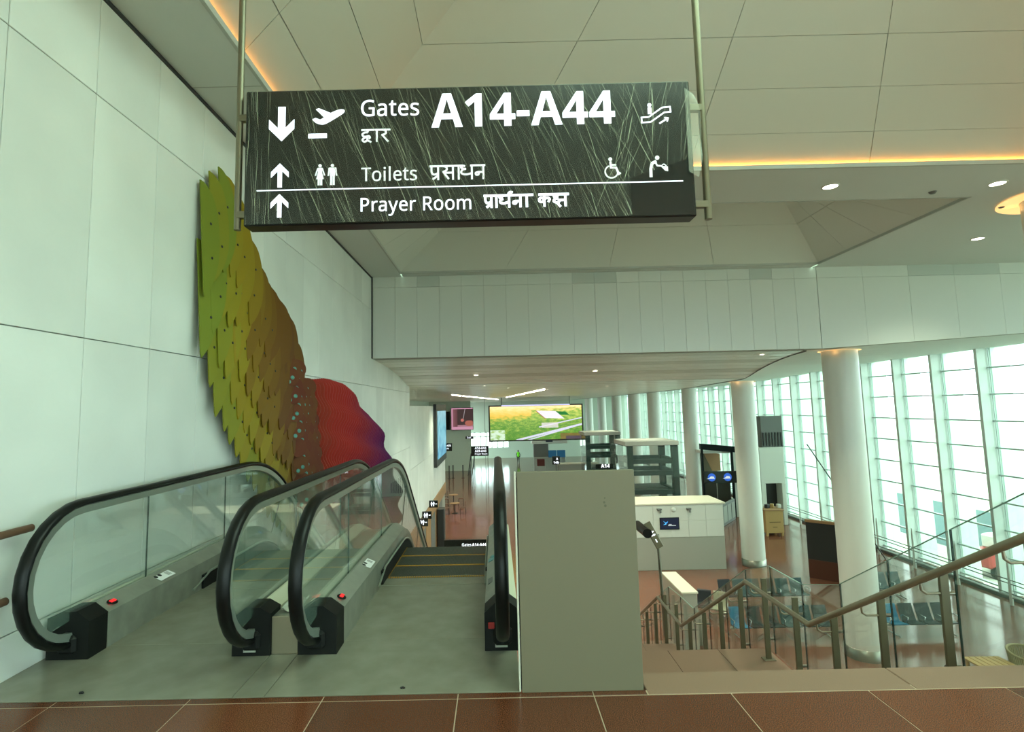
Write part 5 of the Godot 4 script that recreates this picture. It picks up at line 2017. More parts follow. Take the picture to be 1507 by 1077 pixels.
func hall_things() -> void:
	var st := B()
	# kiosk block with white panels over a steel plinth
	var t := thing("service_kiosk", "white panelled kiosk block with a stainless steel lower half and small dark screen", "kiosk", Vector3(8.2, LOW, -27.5))
	st = B()
	span(st, Vector3(-2.55, 0.0, -0.95), Vector3(2.52, 1.5, 1.0), 0.01)
	obj("steel_plinth", st, M["brushed steel"], t)
	for i in 6:
		for j in 2:
			st = B()
			var x0 := -2.5 + 0.835 * i
			span(st, Vector3(x0 + 0.004, [1.505, 2.27][j] + 0.003, -0.93), Vector3(x0 + 0.831, [2.27, 3.0][j] - 0.003, 1.02), 0.004)
			obj("panel", st, M["white gloss"], t)
	st = B()
	span(st, Vector3(-2.6, 3.0, -1.0), Vector3(2.62, 3.09, 1.06), 0.02)
	obj("top_slab", st, M["cream top"], t)
	for x in [-0.55, 0.85]:
		st = B()
		span(st, Vector3(x - 0.09, 2.78, 1.02), Vector3(x + 0.13, 2.86, 1.14), 0.02)
		tube(st, [Vector3(x + 0.06, 2.78, 1.10), Vector3(x + 0.06, 2.66, 1.14)], 0.045, 10)
		obj("camera_fitting", st, M["mid grey"], t)
	st = B()
	lathe(st, Vector3.ZERO, [Vector2(0.0, 0.07), Vector2(0.08, 0.06), Vector2(0.12, 0.0)], 16)
	var o := obj("loudspeaker", st, M["white gloss"], t)
	o.transform = Transform3D(Basis(Vector3.RIGHT, PI / 2), Vector3(0.15, 2.78, 1.02))
	var sc := thing("kiosk_screen", "small dark blue screen with a light blue bird logo on the kiosk front", "screen", Vector3(8.13, -4.33, -26.44))
	st = B()
	span(st, Vector3(-0.46, 0, -0.04), Vector3(0.46, 0.56, 0.0), 0.01)
	obj("screen_housing", st, M["print black"], sc)
	st = B()
	uvquad(st, Vector3(-0.42, 0.52, 0.002), Vector3(0.42, 0.52, 0.002), Vector3(0.42, 0.04, 0.002), Vector3(-0.42, 0.04, 0.002), Vector3.BACK)
	obj("screen_display", st, glow("navy screen", Color(0.035, 0.06, 0.17), 0.15), sc)
	var lb := glow("logo blue", Color(0.30, 0.66, 0.95), 0.25)
	st = B()
	for s in [[Vector2(-0.30, 0.40), Vector2(-0.19, 0.33), Vector2(-0.09, 0.34), Vector2(-0.18, 0.28)], [Vector2(-0.31, 0.22), Vector2(-0.19, 0.29), Vector2(-0.15, 0.25)], [Vector2(-0.17, 0.30), Vector2(-0.08, 0.40), Vector2(-0.12, 0.30)]]:
		prism(st, PackedVector2Array(s), Vector3(0, 0, 0.003), Vector3.RIGHT, Vector3.UP, Vector3(0, 0, 0.002))
	obj("bird_logo", st, lb, sc)
	st = B()
	box(st, Vector3(0.02, 0.24, 0.004), Vector3(0.14, 0.02, 0.003))
	box(st, Vector3(0.11, 0.19, 0.004), Vector3(0.36, 0.022, 0.003))
	obj("caption_bars", st, M["letter dim"], sc)
	# glass lifts
	lift("larger glass lift shaft with dark steel frame, standing behind the white kiosk", Vector3(8.85, LOW, -32.6), 2.55, 2.4, 5.7)
	lift("smaller, more distant glass lift shaft with dark steel frame, above the beige hoarding", Vector3(8.15, LOW, -43.2), 2.3, 2.2, 5.75)
	small_sign("lift_sign", "tiny black sign with white pictograms hanging before the farther glass lift", Vector3(8.1, -3.15, -41.5), 1.3, 0.32, [["A14", 0.3, 0.2, 0.5, 700]])
	# screens
	var big := screen("big_screen", "wide screen hanging under the slats showing an aerial view of green land", "screen", Vector3(3.53, -1.27, -48.0), 8.05, 2.92, picture("aerial", aerial_picture(), 0.30), 0.0, 0.14, 0.12)
	for x in [-3.0, 3.0]:
		st = B()
		tube(st, [Vector3(x, 2.95, -0.07), Vector3(x, 3.72, -0.07)], 0.03, 8)
		obj("hanger_rod", st, M["dark grey"], big)
	st = B()
	tube(st, [Vector3(-3.0, 2.99, 0.0), Vector3(3.0, 2.99, 0.0)], 0.05, 6)
	obj("edge_lamp", st, glow("pale strip", Color(0.75, 0.75, 0.95), 0.3), big)
	screen("pink_screen", "square screen with a pink border high on the far grey wall", "screen", Vector3(-4.2, -1.1, -68.75), 2.7, 2.7, picture("pink", pink_picture(), 0.18))
	st = B()
	span(st, Vector3(-6.3, -1.1, -68.95), Vector3(-5.75, 1.2, -68.85), 0.01)
	o = obj("dark_wall_panel", st, M["dark frame"])
	tag(o, "narrow dark panel on the far wall left of the pink bordered screen", "panel")
	st = B()
	span(st, Vector3(-7.4, -1.1, -68.95), Vector3(-7.0, 1.7, -68.85), 0.01)
	o = obj("dark_wall_panel", st, M["dark frame"])
	tag(o, "narrow dark strip on the far wall beside the blue screen edge", "panel")
	screen("blue_screen", "tall light blue screen in a dark frame on the left wall", "screen", Vector3(WALL_X + 0.175, -0.92, -29.6), 4.6, 2.4, picture("blue", blue_picture(), 0.17), PI / 2, 0.16, 0.35)
	# hanging and wall signs
	small_sign("wayfinding_sign", "black sign with two lines of white text before the far grey wall", Vector3(-5.4, -3.05, -60.0), 1.15, 0.85, [["A14-A22", 0.1, 0.62, 0.8, 700], ["Toilets", 0.1, 0.25, 0.6, 400]], "wayfinding signs in the hall")
	var ws := small_sign("wayfinding_sign", "black sign with three lines of white text left of the big screen", Vector3(-1.65, -3.2, -55.0), 1.75, 0.98, [["A14-A44", 0.22, 0.70, 0.65, 700], ["A23-A44", 0.22, 0.40, 0.65, 700], ["Prayer Room", 0.22, 0.08, 0.7, 400]], "wayfinding signs in the hall")
	for x in [-0.8, 0.8]:
		st = B()
		tube(st, [Vector3(x, 0, -0.05), Vector3(x, LOW + 3.2, -0.05)], 0.035, 8)
		obj("sign_leg", st, M["steel"], ws)
	small_sign("wayfinding_sign", "small pale sign box beside the bright far windows", Vector3(-3.0, -1.9, -62.0), 0.9, 0.3, [["Exit", 0.2, 0.2, 0.5, 400]], "wayfinding signs in the hall")
	var gs := small_sign("gate_sign", "long black sign at the foot of the right escalator with white gate lettering", Vector3(-1.36, -4.28, -23.0), 1.75, 0.5, [["Gates", 0.42, 0.48, 0.22, 400], ["A14-A44", 0.66, 0.48, 0.33, 700]])
	for x in [-0.75, 0.75]:
		st = B()
		tube(st, [Vector3(x, 0.0, -0.05), Vector3(x, LOW + 4.28, -0.05)], 0.03, 8)
		obj("sign_leg", st, M["steel"], gs)
	var ab := small_sign("gate_sign", "small square black sign reading A 14b near the far counters", Vector3(4.97, -3.25, -46.0), 0.64, 0.68, [["A", 0.5, 0.55, 0.25, 700], ["14b", 0.15, 0.10, 0.70, 700]])
	st = B()
	tube(st, [Vector3(0, 0, -0.05), Vector3(0, LOW + 3.25, -0.05)], 0.05, 8)
	obj("sign_post", st, M["mid grey"], ab)
	# projecting pictogram signs under the left wall
	var fl := [[-2.76, -2.64, -24.0, "black pictogram sign sticking out of the left wall, the farthest of three"], [-2.86, -2.82, -22.5, "black pictogram sign sticking out of the left wall, the middle of three"], [-2.88, -2.90, -21.5, "black pictogram sign sticking out of the left wall, the nearest of three"]]
	for f in fl:
		t = thing("restroom_sign", f[3], "sign", Vector3(f[0], f[1], f[2]), 0.0, "projecting pictogram signs on the left wall")
		st = B()
		span(st, Vector3(-0.20, 0, -0.06), Vector3(0.18, 0.30, 0), 0.01)
		obj("sign_box", st, M["sign black"], t)
		st = B()
		person_sign(st, -0.09, 0.06, 0.19, true, 0.0)
		person_sign(st, 0.0, 0.06, 0.19, false, 0.0)
		flat(st, [Vector2(0.07, 0.14), Vector2(0.14, 0.14), Vector2(0.14, 0.17), Vector2(0.07, 0.17)], 0.0)
		obj("pictograms", st, M["letter"], t)
	# dark tall cabinet by the left wall below the signs
	st = B()
	span(st, Vector3(WALL_X + 0.05, LOW, -28.4), Vector3(WALL_X + 0.39, -3.4, -27.8), 0.02)
	o = obj("display_totem", st, M["dark grey"])
	tag(o, "tall dark slim totem standing against the left wall below the signs", "totem")
	# totem sign at the second stair landing
	t = thing("sign_post", "thin steel pole carrying a slanted pictogram board and a black round tube end", "sign", Vector3(3.36, -3.10, -11.6))
	st = B()
	tube(st, [Vector3(0.0, 0, 0), Vector3(-0.06, 2.02, 0.0)], 0.03, 10)
	obj("pole", st, M["steel"], t)
	st = B()
	tube(st, [Vector3(-0.34, 2.11, 0.30), Vector3(-0.34, 2.11, -0.5)], 0.095, 18)
	obj("tube_end", st, M["rubber"], t)
	st = B()
	var tilt := Basis(Vector3(0, 0, 1), -1.1) * Basis(Vector3.RIGHT, 0.0)
	box(st, Vector3(-0.16, 2.02, 0.06), Vector3(0.56, 0.15, 0.05), 0.006, tilt)
	obj("board", st, M["post metal"], t)
	st = B()
	person_sign(st, -0.10, 0.0, 0.09, true, 0.0)
	person_sign(st, -0.03, 0.0, 0.09, false, 0.0)
	flat(st, [Vector2(0.06, 0.03), Vector2(0.13, 0.03), Vector2(0.13, 0.05), Vector2(0.06, 0.05)], 0.0)
	o = obj("pictograms", st, M["letter"], t)
	o.transform = Transform3D(tilt, Vector3(-0.19, 1.98, 0.088))
	# low counter wall with cream top beyond the stairs
	t = thing("ledge_counter", "long low counter with a cream top running away beyond the stairs", "counter", Vector3(5.72, LOW, -18.0))
	st = B()
	span(st, Vector3(-0.22, 0.0, -1.0), Vector3(0.22, 2.10, 1.0), 0.01)
	obj("body", st, M["brushed steel"], t)
	st = B()
	span(st, Vector3(-0.25, 2.10, -1.02), Vector3(0.25, 2.16, 1.02), 0.008)
	obj("top", st, M["cream top"], t)
	# steel bin
	t = thing("litter_bin", "round stainless steel litter bin behind the stair glass", "bin", Vector3(6.5, LOW, -18.6))
	st = B()
	lathe(st, Vector3.ZERO, [Vector2(0.0, 0.0), Vector2(0.17, 0.0), Vector2(0.17, 0.95)], 24)
	obj("drum", st, M["brushed steel"], t)
	st = B()
	lathe(st, Vector3.ZERO, [Vector2(0.175, 0.95), Vector2(0.18, 0.97), Vector2(0.13, 1.0), Vector2(0.0, 1.0)], 24)
	obj("lid", st, M["dark grey"], t)
	# waiting seats
	bench("front row of mixed blue and dark waiting seats left of the big column", Vector3(9.4, LOW, -18.9), 0.0, ["seat blue", "seat dark", "seat dark", "seat teal", "seat teal", "seat dark"])
	bench("row of waiting seats right of the big column, blue seat at its left", Vector3(14.0, LOW, -18.9), 0.0, ["seat blue", "seat dark", "seat dark", "seat dark"])
	bench("second row of dark and teal waiting seats left of the big column", Vector3(10.2, LOW, -21.8), 0.0, ["seat dark", "seat teal", "seat teal", "seat dark", "seat teal", "seat teal"])
	bench("second row of teal waiting seats right of the big column, seen above the blue seat", Vector3(15.2, LOW, -22.3), 0.0, ["seat teal", "seat teal", "seat teal"])
	bench("short pair of seats, dark and beige, at the left end of the seating, turned sideways", Vector3(7.7, LOW, -20.6), -0.5, ["seat dark", "seat beige"])
	# wicker chair and slatted table, near bottom right
	t = thing("wicker_chair", "round woven rattan tub chair near the stair edge at the right", "chair", Vector3(14.4, LOW, -15.6))
	st = B()
	for i in 40:
		var a := deg_to_rad(-35.0 + 250.0 * i / 39.0)
		tube(st, [Vector3(cos(a) * 0.30, 0.30, -sin(a) * 0.30), Vector3(cos(a) * 0.42, 0.52, -sin(a) * 0.42), Vector3(cos(a) * 0.46, 0.80 + 0.06 * sin(a), -sin(a) * 0.46)], 0.017, 5)
	obj("woven_back", st, M["rattan"], t)
	st = B()
	var rim := []
	for i in 26:
		var a := deg_to_rad(-35.0 + 250.0 * i / 25.0)
		rim.append(Vector3(cos(a) * 0.46, 0.81 + 0.06 * sin(a), -sin(a) * 0.46))
	tube(st, rim, 0.03, 8)
	obj("rim", st, M["rattan"], t)
	st = B()
	lathe(st, Vector3(0, 0.36, 0), [Vector2(0.0, 0.06), Vector2(0.33, 0.05), Vector2(0.37, 0.0), Vector2(0.33, -0.06), Vector2(0.0, -0.06)], 24)
	obj("cushion", st, M["seat beige"], t)
	for k in 4:
		var a := TAU * (k + 0.5) / 4
		st = B()
		tube(st, [Vector3(cos(a) * 0.24, 0.32, sin(a) * 0.24), Vector3(cos(a) * 0.33, 0.0, sin(a) * 0.33)], 0.02, 8)
		obj("leg", st, M["tan wood"], t)
	t = thing("slatted_table", "low pale slatted table beside the wicker chair", "table", Vector3(13.3, LOW, -15.5))
	for i in 6:
		st = B()
		span(st, Vector3(-0.5 + 0.17 * i, 0.60, -0.4), Vector3(-0.5 + 0.17 * i + 0.15, 0.64, 0.4), 0.006)
		obj("slat", st, M["carton"], t)
	for sx in [-1, 1]:
		for sz in [-1, 1]:
			st = B()
			span(st, Vector3(sx * 0.42 - 0.03, 0, sz * 0.32 - 0.03), Vector3(sx * 0.42 + 0.03, 0.6, sz * 0.32 + 0.03), 0.004)
			obj("leg", st, M["carton"], t)
	# tall dark partition behind the big column
	t = thing("partition", "tall dark partition with a tan top rail partly behind the big column", "partition", Vector3(13.85, LOW, -25.0))
	st = B()
	box(st, Vector3(0.7, 0.40, 0.6), Vector3(2.0, 0.80, 0.12), 0.01, Basis(Vector3.UP, -0.72))
	obj("lower_board", st, mat("brown board", Color(0.34, 0.20, 0.15), 0.4), t)
	st = B()
	box(st, Vector3(0.7, 1.6, 0.6), Vector3(2.0, 1.6, 0.12), 0.01, Basis(Vector3.UP, -0.72))
	obj("upper_board", st, M["dark grey"], t)
	st = B()
	box(st, Vector3(0.7, 2.46, 0.6), Vector3(2.06, 0.12, 0.16), 0.01, Basis(Vector3.UP, -0.72))
	obj("top_rail", st, M["tan wood"], t)
	# yellow crate stand near the windows
	t = thing("crate_stand", "pale yellow wooden box stand on short legs with small things on top", "box", Vector3(16.1, LOW, -33.0))
	st = B()
	span(st, Vector3(-0.52, 0.18, -0.6), Vector3(0.52, 1.45, 0.5), 0.015)
	obj("body", st, M["carton"], t)
	st = B()
	span(st, Vector3(-0.30, 0.78, 0.5), Vector3(0.34, 0.82, 0.506))
	span(st, Vector3(-0.12, 0.50, 0.5), Vector3(0.14, 0.54, 0.506))
	obj("stencil_marks", st, mat("stencil", Color(0.42, 0.33, 0.20), 0.8), t)
	st = B()
	span(st, Vector3(-0.58, 1.45, -0.65), Vector3(0.58, 1.52, 0.55), 0.01)
	obj("top_board", st, M["tan wood"], t)
	for sx in [-1, 1]:
		for sz in [-1, 1]:
			st = B()
			span(st, Vector3(sx * 0.44 - 0.06, 0, sz * 0.42 - 0.06), Vector3(sx * 0.44 + 0.06, 0.18, sz * 0.42 + 0.06), 0.005)
			obj("leg", st, M["carton"], t)
	for i in 4:
		st = B()
		box(st, Vector3(0, 0.11, 0), Vector3(0.26, 0.22, 0.2), 0.02)
		o = obj("small_box", st, M[["white gloss", "dark grey", "carton", "white gloss"][i]])
		o.position = Vector3(15.62 + 0.34 * i, LOW + 1.52, -33.1 + 0.1 * (i % 2))
		o.rotation.y = 0.5 * i
		tag(o, ["white packet at the left end of the crate stand top", "dark packet second from the left on the crate stand", "tan packet third from the left on the crate stand", "white packet at the right end of the crate stand top"][i], "packet", "packets on the crate stand")
	# boarding gate house by the windows
	t = thing("boarding_gate", "boarding gate house with sloping dark roof edge and doorway behind the second column", "gate", Vector3(15.15, LOW, -38.0))
	st = B()
	span(st, Vector3(-1.0, 0, -2.8), Vector3(-0.85, 4.6, -2.6), 0.01)
	span(st, Vector3(1.05, 0, -0.2), Vector3(1.45, 4.7, 0.0), 0.01)
	span(st, Vector3(-0.9, 4.3, -2.9), Vector3(1.45, 4.5, -0.2), 0.01)
	obj("side_wall", st, M["white gloss"], t)
	st = B()
	span(st, Vector3(-0.9, 0, -2.9), Vector3(1.1, 4.4, -2.75), 0.01)
	obj("back_wall", st, mat("beige lining", Color(0.38, 0.36, 0.28), 0.5), t)
	st = B()
	prism(st, PackedVector2Array([Vector2(-1.05, 5.0), Vector2(1.3, 4.75), Vector2(1.3, 4.35), Vector2(-1.05, 4.6)]), Vector3(0, 0, -0.3), Vector3.RIGHT, Vector3.UP, Vector3(0, 0, 0.35))
	obj("roof_edge", st, M["dark frame"], t)
	st = B()
	prism(st, PackedVector2Array([Vector2(-0.2, 4.3), Vector2(1.0, 4.1), Vector2(1.0, 2.9), Vector2(0.4, 2.9)]), Vector3(0, 0, -2.0), Vector3.RIGHT, Vector3.UP, Vector3(0, 0, 0.1))
	obj("sloping_lining", st, M["tan wood"], t)
	for x in [-0.98, 1.06]:
		st = B()
		span(st, Vector3(x - 0.06, 0, -0.15), Vector3(x + 0.06, 4.6, 0.05), 0.01)
		obj("door_frame", st, M["dark frame"], t)
	var gb := thing("gate_screen", "dark horizontal screen band with two blue pictures across the boarding gate", "screen", Vector3(15.3, -3.85, -37.6))
	st = B()
	span(st, Vector3(-1.25, 0, -0.1), Vector3(1.25, 0.80, 0), 0.01)
	obj("screen_housing", st, M["sign black"], gb)
	for i in 2:
		st = B()
		var px := -0.72 + 1.08 * i
		prism(st, PackedVector2Array(disc(px, 0.40, 0.27, 20)), Vector3(0, 0, 0.0), Vector3.RIGHT, Vector3.UP, Vector3(0, 0, 0.004))
		obj("screen_picture", st, glow("sky picture", Color(0.16, 0.34, 0.72), 0.22), gb)
		st = B()
		prism(st, PackedVector2Array([Vector2(px - 0.36, 0.30), Vector2(px + 0.2, 0.30), Vector2(px + 0.12, 0.46), Vector2(px - 0.06, 0.48), Vector2(px - 0.16, 0.38)]), Vector3(0, 0, 0.004), Vector3.RIGHT, Vector3.UP, Vector3(0, 0, 0.004))
		obj("screen_cloud", st, M["letter dim"], gb)
	# doors under the screen
	t = thing("gate_door", "pair of dark glazed doors under the gate screen band", "door", Vector3(15.15, LOW, -38.3))
	for i in 2:
		st = B()
		span(st, Vector3(-0.9 + 0.95 * i, 0.02, -0.04), Vector3(0.0 + 0.95 * i, 2.3, 0.0), 0.005)
		obj("door_leaf", st, mat("door olive", Color(0.22, 0.22, 0.18), 0.3), t)
	st = B()
	span(st, Vector3(0.0, 0.0, -0.03), Vector3(0.05, 2.35, 0.02))
	obj("door_stile", st, M["brushed steel"], t)
	# green running man sign and grey barrier
	t = thing("exit_sign", "small white and green exit sign beside the kiosk edge", "sign", Vector3(15.0, -5.7, -37.2))
	st = B()
	span(st, Vector3(-0.32, 0, -0.05), Vector3(0.32, 0.46, 0), 0.01)
	obj("sign_box", st, M["white gloss"], t)
	st = B()
	span(st, Vector3(-0.24, 0.06, 0.0), Vector3(0.26, 0.30, 0.008))
	obj("green_field", st, M["green sign"], t)
	st = B()
	person_sign(st, 0.02, 0.08, 0.19, false, 0.008)
	obj("running_figure", st, M["paper white"], t)
	t = thing("grey_barrier", "grey panelled floor barrier between the kiosk and the second column", "barrier", Vector3(15.0, LOW, -36.3), 0.9)
	st = B()
	span(st, Vector3(-1.4, 0.0, -0.08), Vector3(1.4, 1.35, 0.08), 0.02)
	obj("body", st, M["mid grey"], t)
	for i in 3:
		st = B()
		span(st, Vector3(-1.25 + 0.88 * i, 0.2, 0.08), Vector3(-0.5 + 0.88 * i, 1.2, 0.1), 0.01)
		obj("panel", st, M["concrete"], t)
	# white service core with dark jet bridge windows behind, beyond the second column
	t = thing("bridge_portal", "white wall unit with dark louvred box on top against the windows", "portal", Vector3(18.0, LOW, -35.3))
	st = B()
	span(st, Vector3(-1.2, 2.6, -1.0), Vector3(0.35, 4.86, 0.0), 0.02)
	span(st, Vector3(-1.2, 0, -1.0), Vector3(-0.9, 2.6, 0.0), 0.02)
	span(st, Vector3(0.1, 0, -1.0), Vector3(0.35, 2.6, 0.0), 0.02)
	obj("white_casing", st, M["white gloss"], t)
	st = B()
	span(st, Vector3(-0.9, 0.0, -0.9), Vector3(0.1, 2.6, -0.7), 0.01)
	obj("opening", st, M["dark grey"], t)
	st = B()
	span(st, Vector3(-0.9, 4.86, -1.0), Vector3(0.50, 6.85, -0.2), 0.02)
	obj("upper_box", st, M["mid grey"], t)
	st = B()
	for i in 7: span(st, Vector3(-0.8 + 0.19 * i, 4.95, -0.2), Vector3(-0.72 + 0.19 * i, 5.8, -0.15), 0.005)
	obj("louvre", st, M["dark grey"], t)
	# diagonal brace rod
	st = B()
	tube(st, [Vector3(18.6, -1.0, -33.0), Vector3(18.9, LOW + 0.02, -27.5)], 0.03, 8)
	o = obj("brace_rod", st, M["dark grey"])
	tag(o, "long thin dark rod leaning diagonally before the tall windows", "rod")
	# far counters and small things at the end of the hall
	t = thing("far_counter", "grey security counter block with a white front board at the far end", "counter", Vector3(5.6, LOW, -63.0))
	st = B()
	span(st, Vector3(-1.3, 0, -1.5), Vector3(2.3, 2.0, 0.0), 0.03)
	obj("body", st, M["concrete"], t)
	st = B()
	span(st, Vector3(-1.3, 2.0, -1.5), Vector3(0.4, 3.5, -0.3), 0.03)
	obj("screen_wall", st, M["mid grey"], t)
	st = B()
	span(st, Vector3(-1.5, 3.5, -1.6), Vector3(2.6, 4.5, -0.2), 0.03)
	obj("fascia", st, M["white gloss"], t)
	st = B()
	span(st, Vector3(0.1, 3.7, -0.2), Vector3(0.9, 4.15, -0.17), 0.01)
	obj("blue_plate", st, mat("navy", Color(0.08, 0.12, 0.25), 0.4), t)
	var bs := thing("counter_screens", "bank of dark blue monitors on the far grey counter", "screen", Vector3(6.8, LOW + 2.05, -62.0))
	for i in 2:
		st = B()
		span(st, Vector3(-0.95 + 0.98 * i, 0, -0.08), Vector3(-0.02 + 0.98 * i, 0.80, 0), 0.02)
		obj("monitor", st, glow("monitor blue", Color(0.06, 0.24, 0.34), 0.2), bs)
	st = B()
	span(st, Vector3(-0.4, 0, -0.25), Vector3(0.45, 0.75, 0.25), 0.03)
	o = obj("red_cabinet", st, mat("maroon", Color(0.32, 0.12, 0.10), 0.5))
	o.position = Vector3(4.9, LOW + 1.2, -61.5)
	tag(o, "small maroon cabinet at the foot of the far grey counter", "cabinet")
	st = B()
	span(st, Vector3(-0.45, -1.2, -0.3), Vector3(0.5, 0.0, 0.3), 0.02)
	o = obj("plinth_block", st, M["concrete"])
	o.position = Vector3(4.9, LOW + 1.2, -61.5)
	tag(o, "pale block under the small maroon cabinet", "plinth")
	# long pale counter with dark slatted front
	t = thing("slatted_counter", "long pale counter with vertical dark slots, left of the farther lift", "counter", Vector3(7.2, LOW, -50.0))
	st = B()
	span(st, Vector3(-1.6, 0, -0.8), Vector3(1.9, 2.5, 0.0), 0.02)
	obj("body", st, M["concrete"], t)
	st = B()
	span(st, Vector3(-1.7, 2.5, -0.9), Vector3(2.0, 2.6, 0.05), 0.02)
	obj("top", st, M["cream top"], t)
	for i in 9:
		st = B()
		span(st, Vector3(-1.5 + 0.17 * i, 0.3, 0.0), Vector3(-1.42 + 0.17 * i, 2.0 - 0.1 * i, 0.03))
		obj("slot", st, M["dark grey"], t)
	# queue posts, and cafe tables with chairs on the far left
	var qp: Node3D
	var spots := [[-7.4, -62.0], [-6.6, -62.5], [-5.9, -61.5], [-5.3, -61.5], [-4.9, -62.0], [-3.8, -62.0]]
	for i in spots.size():
		var lbl: String = ["first", "second", "third", "fourth", "fifth", "last"][i] + " black queue post from the left before the far grey wall"
		if i == 0:
			qp = thing("queue_post", lbl, "post", Vector3(spots[i][0], LOW, spots[i][1]), 0.0, "queue posts by the far wall")
			st = B()
			lathe(st, Vector3.ZERO, [Vector2(0.0, 0.03), Vector2(0.20, 0.02), Vector2(0.21, 0.0)], 16)
			obj("foot", st, M["print black"], qp)
			st = B()
			tube(st, [Vector3.ZERO, Vector3(0, 1.45, 0)], 0.06, 8)
			obj("pole", st, M["print black"], qp)
		else: dup(qp, Vector3(spots[i][0], LOW, spots[i][1]), lbl)
	var ct: Node3D
	var cc: Node3D
	var tabs := [[-5.0, -47.0], [-3.6, -45.5], [-4.6, -43.0], [-3.2, -41.5]]
	for i in tabs.size():
		var lbl: String = ["farthest", "third nearest", "second nearest", "nearest"][i] + " small round cafe table on the left of the hall"
		if i == 0:
			ct = thing("cafe_table", lbl, "table", Vector3(tabs[i][0], LOW, tabs[i][1]), 0.0, "cafe tables on the left")
			st = B()
			lathe(st, Vector3.ZERO, [Vector2(0.0, 0.76), Vector2(0.38, 0.76), Vector2(0.38, 0.73), Vector2(0.0, 0.73)], 20)
			obj("top", st, M["tan wood"], ct)
			st = B()
			lathe(st, Vector3.ZERO, [Vector2(0.04, 0.73), Vector2(0.04, 0.03), Vector2(0.22, 0.02), Vector2(0.22, 0.0)], 12)
			obj("pedestal", st, M["dark grey"], ct)
		else: dup(ct, Vector3(tabs[i][0], LOW, tabs[i][1]), lbl)
		for s in 2:
			var p := Vector3(tabs[i][0] + (0.62 if s else -0.62), LOW, tabs[i][1] + 0.1)
			var cl: String = "small dark cafe chair on the " + ["left", "right"][s] + " of the " + ["farthest", "third nearest", "second nearest", "nearest"][i] + " cafe table"
			if cc == null:
				cc = thing("cafe_chair", cl, "chair", p, -PI / 2, "cafe chairs on the left")
				st = B()
				box(st, Vector3(0, 0.45, 0), Vector3(0.42, 0.04, 0.42), 0.015)
				obj("seat", st, M["hardwood"], cc)
				st = B()
				box(st, Vector3(0, 0.72, -0.2), Vector3(0.40, 0.34, 0.03), 0.012)
				obj("backrest", st, M["hardwood"], cc)
				for sx in [-1, 1]:
					for sz in [-1, 1]:
						st = B()
						tube(st, [Vector3(sx * 0.18, 0.45, sz * 0.18), Vector3(sx * 0.21, 0, sz * 0.21)], 0.014, 6)
						obj("leg", st, M["dark grey"], cc)
			else: dup(cc, p, cl, PI / 2 if s == 0 else -PI / 2)
	# escalator handrail pair far left
	t = thing("far_railing", "steel railing sloping up beside the far grey wall", "railing", Vector3(-2.9, LOW, -60.0))
	for s in 2:
		st = B()
		tube(st, [Vector3(0.4 * s, 1.0, 4.0), Vector3(0.4 * s, 2.6, -3.0)], 0.05, 8)
		obj("rail", st, M["dark frame"], t)
		for k in 4:
			st = B()
			tube(st, [Vector3(0.4 * s, 0, 4.0 - 2.2 * k), Vector3(0.4 * s, 1.0 + 0.5 * k, 4.0 - 2.2 * k)], 0.03, 6)
			obj("post", st, M["dark frame"], t)
	# thin standing cable or pole in the middle of the hall
	st = B()
	tube(st, [Vector3(0, 0, 0), Vector3(0, 8.6, 0)], 0.02, 6)
	o = obj("suspension_cable", st, M["mid grey"])
	o.position = Vector3(-0.95, LOW, -48.0)
	tag(o, "thin vertical cable from ceiling to floor left of the big screen", "cable")
	worker()

# ---------------------------------------------------------------- a person far down the hall
func worker() -> void:
	var t := thing("person", "person standing far down the hall in a yellow green high visibility vest and dark trousers", "person", Vector3(3.05, LOW, -77.0))
	var bones := [[Vector3(0, 0.98, 0), Vector3(0, 1.36, 0), 0.15, 0.17], [Vector3(0, 1.36, 0), Vector3(0, 1.52, 0), 0.08, 0.06], [Vector3(0, 1.60, 0.01), Vector3(0, 1.66, 0.0), 0.095, 0.10]]
	for s in [-1.0, 1.0]:
		bones.append([Vector3(0.09 * s, 0.95, 0), Vector3(0.10 * s, 0.50, 0.02), 0.095, 0.062])
		bones.append([Vector3(0.10 * s, 0.50, 0.02), Vector3(0.11 * s, 0.09, 0), 0.06, 0.042])
		bones.append([Vector3(0.11 * s, 0.05, -0.03), Vector3(0.13 * s, 0.04, 0.14), 0.045, 0.035])
		bones.append([Vector3(0.17 * s, 1.40, 0), Vector3(0.25 * s, 1.12, 0.0), 0.058, 0.045])
		bones.append([Vector3(0.25 * s, 1.12, 0.0), Vector3(0.24 * s, 0.86, 0.08), 0.042, 0.032])
		bones.append([Vector3(0.24 * s, 0.86, 0.08), Vector3(0.24 * s, 0.72, 0.11), 0.036, 0.02])
	obj("body", nets(bones, 0.035, 0.03), M["cloth dark"], t)
	var vest := [[Vector3(0, 0.96, 0), Vector3(0, 1.36, 0), 0.165, 0.185], [Vector3(-0.15, 1.40, 0), Vector3(0.15, 1.40, 0), 0.075, 0.075]]
	obj("safety_vest", nets(vest, 0.035, 0.04), M["vest"], t)
	var head := [[Vector3(0, 1.58, 0.03), Vector3(0, 1.66, 0.015), 0.085, 0.098], [Vector3(0, 1.61, 0.10), Vector3(0, 1.62, 0.12), 0.02, 0.015]]
	obj("face", nets(head, 0.016, 0.02), M["skin"], t)
	var hair := [[Vector3(0, 1.69, -0.015), Vector3(0, 1.67, -0.04), 0.10, 0.09]]
	obj("hair", nets(hair, 0.016, 0.02), M["print black"], t)

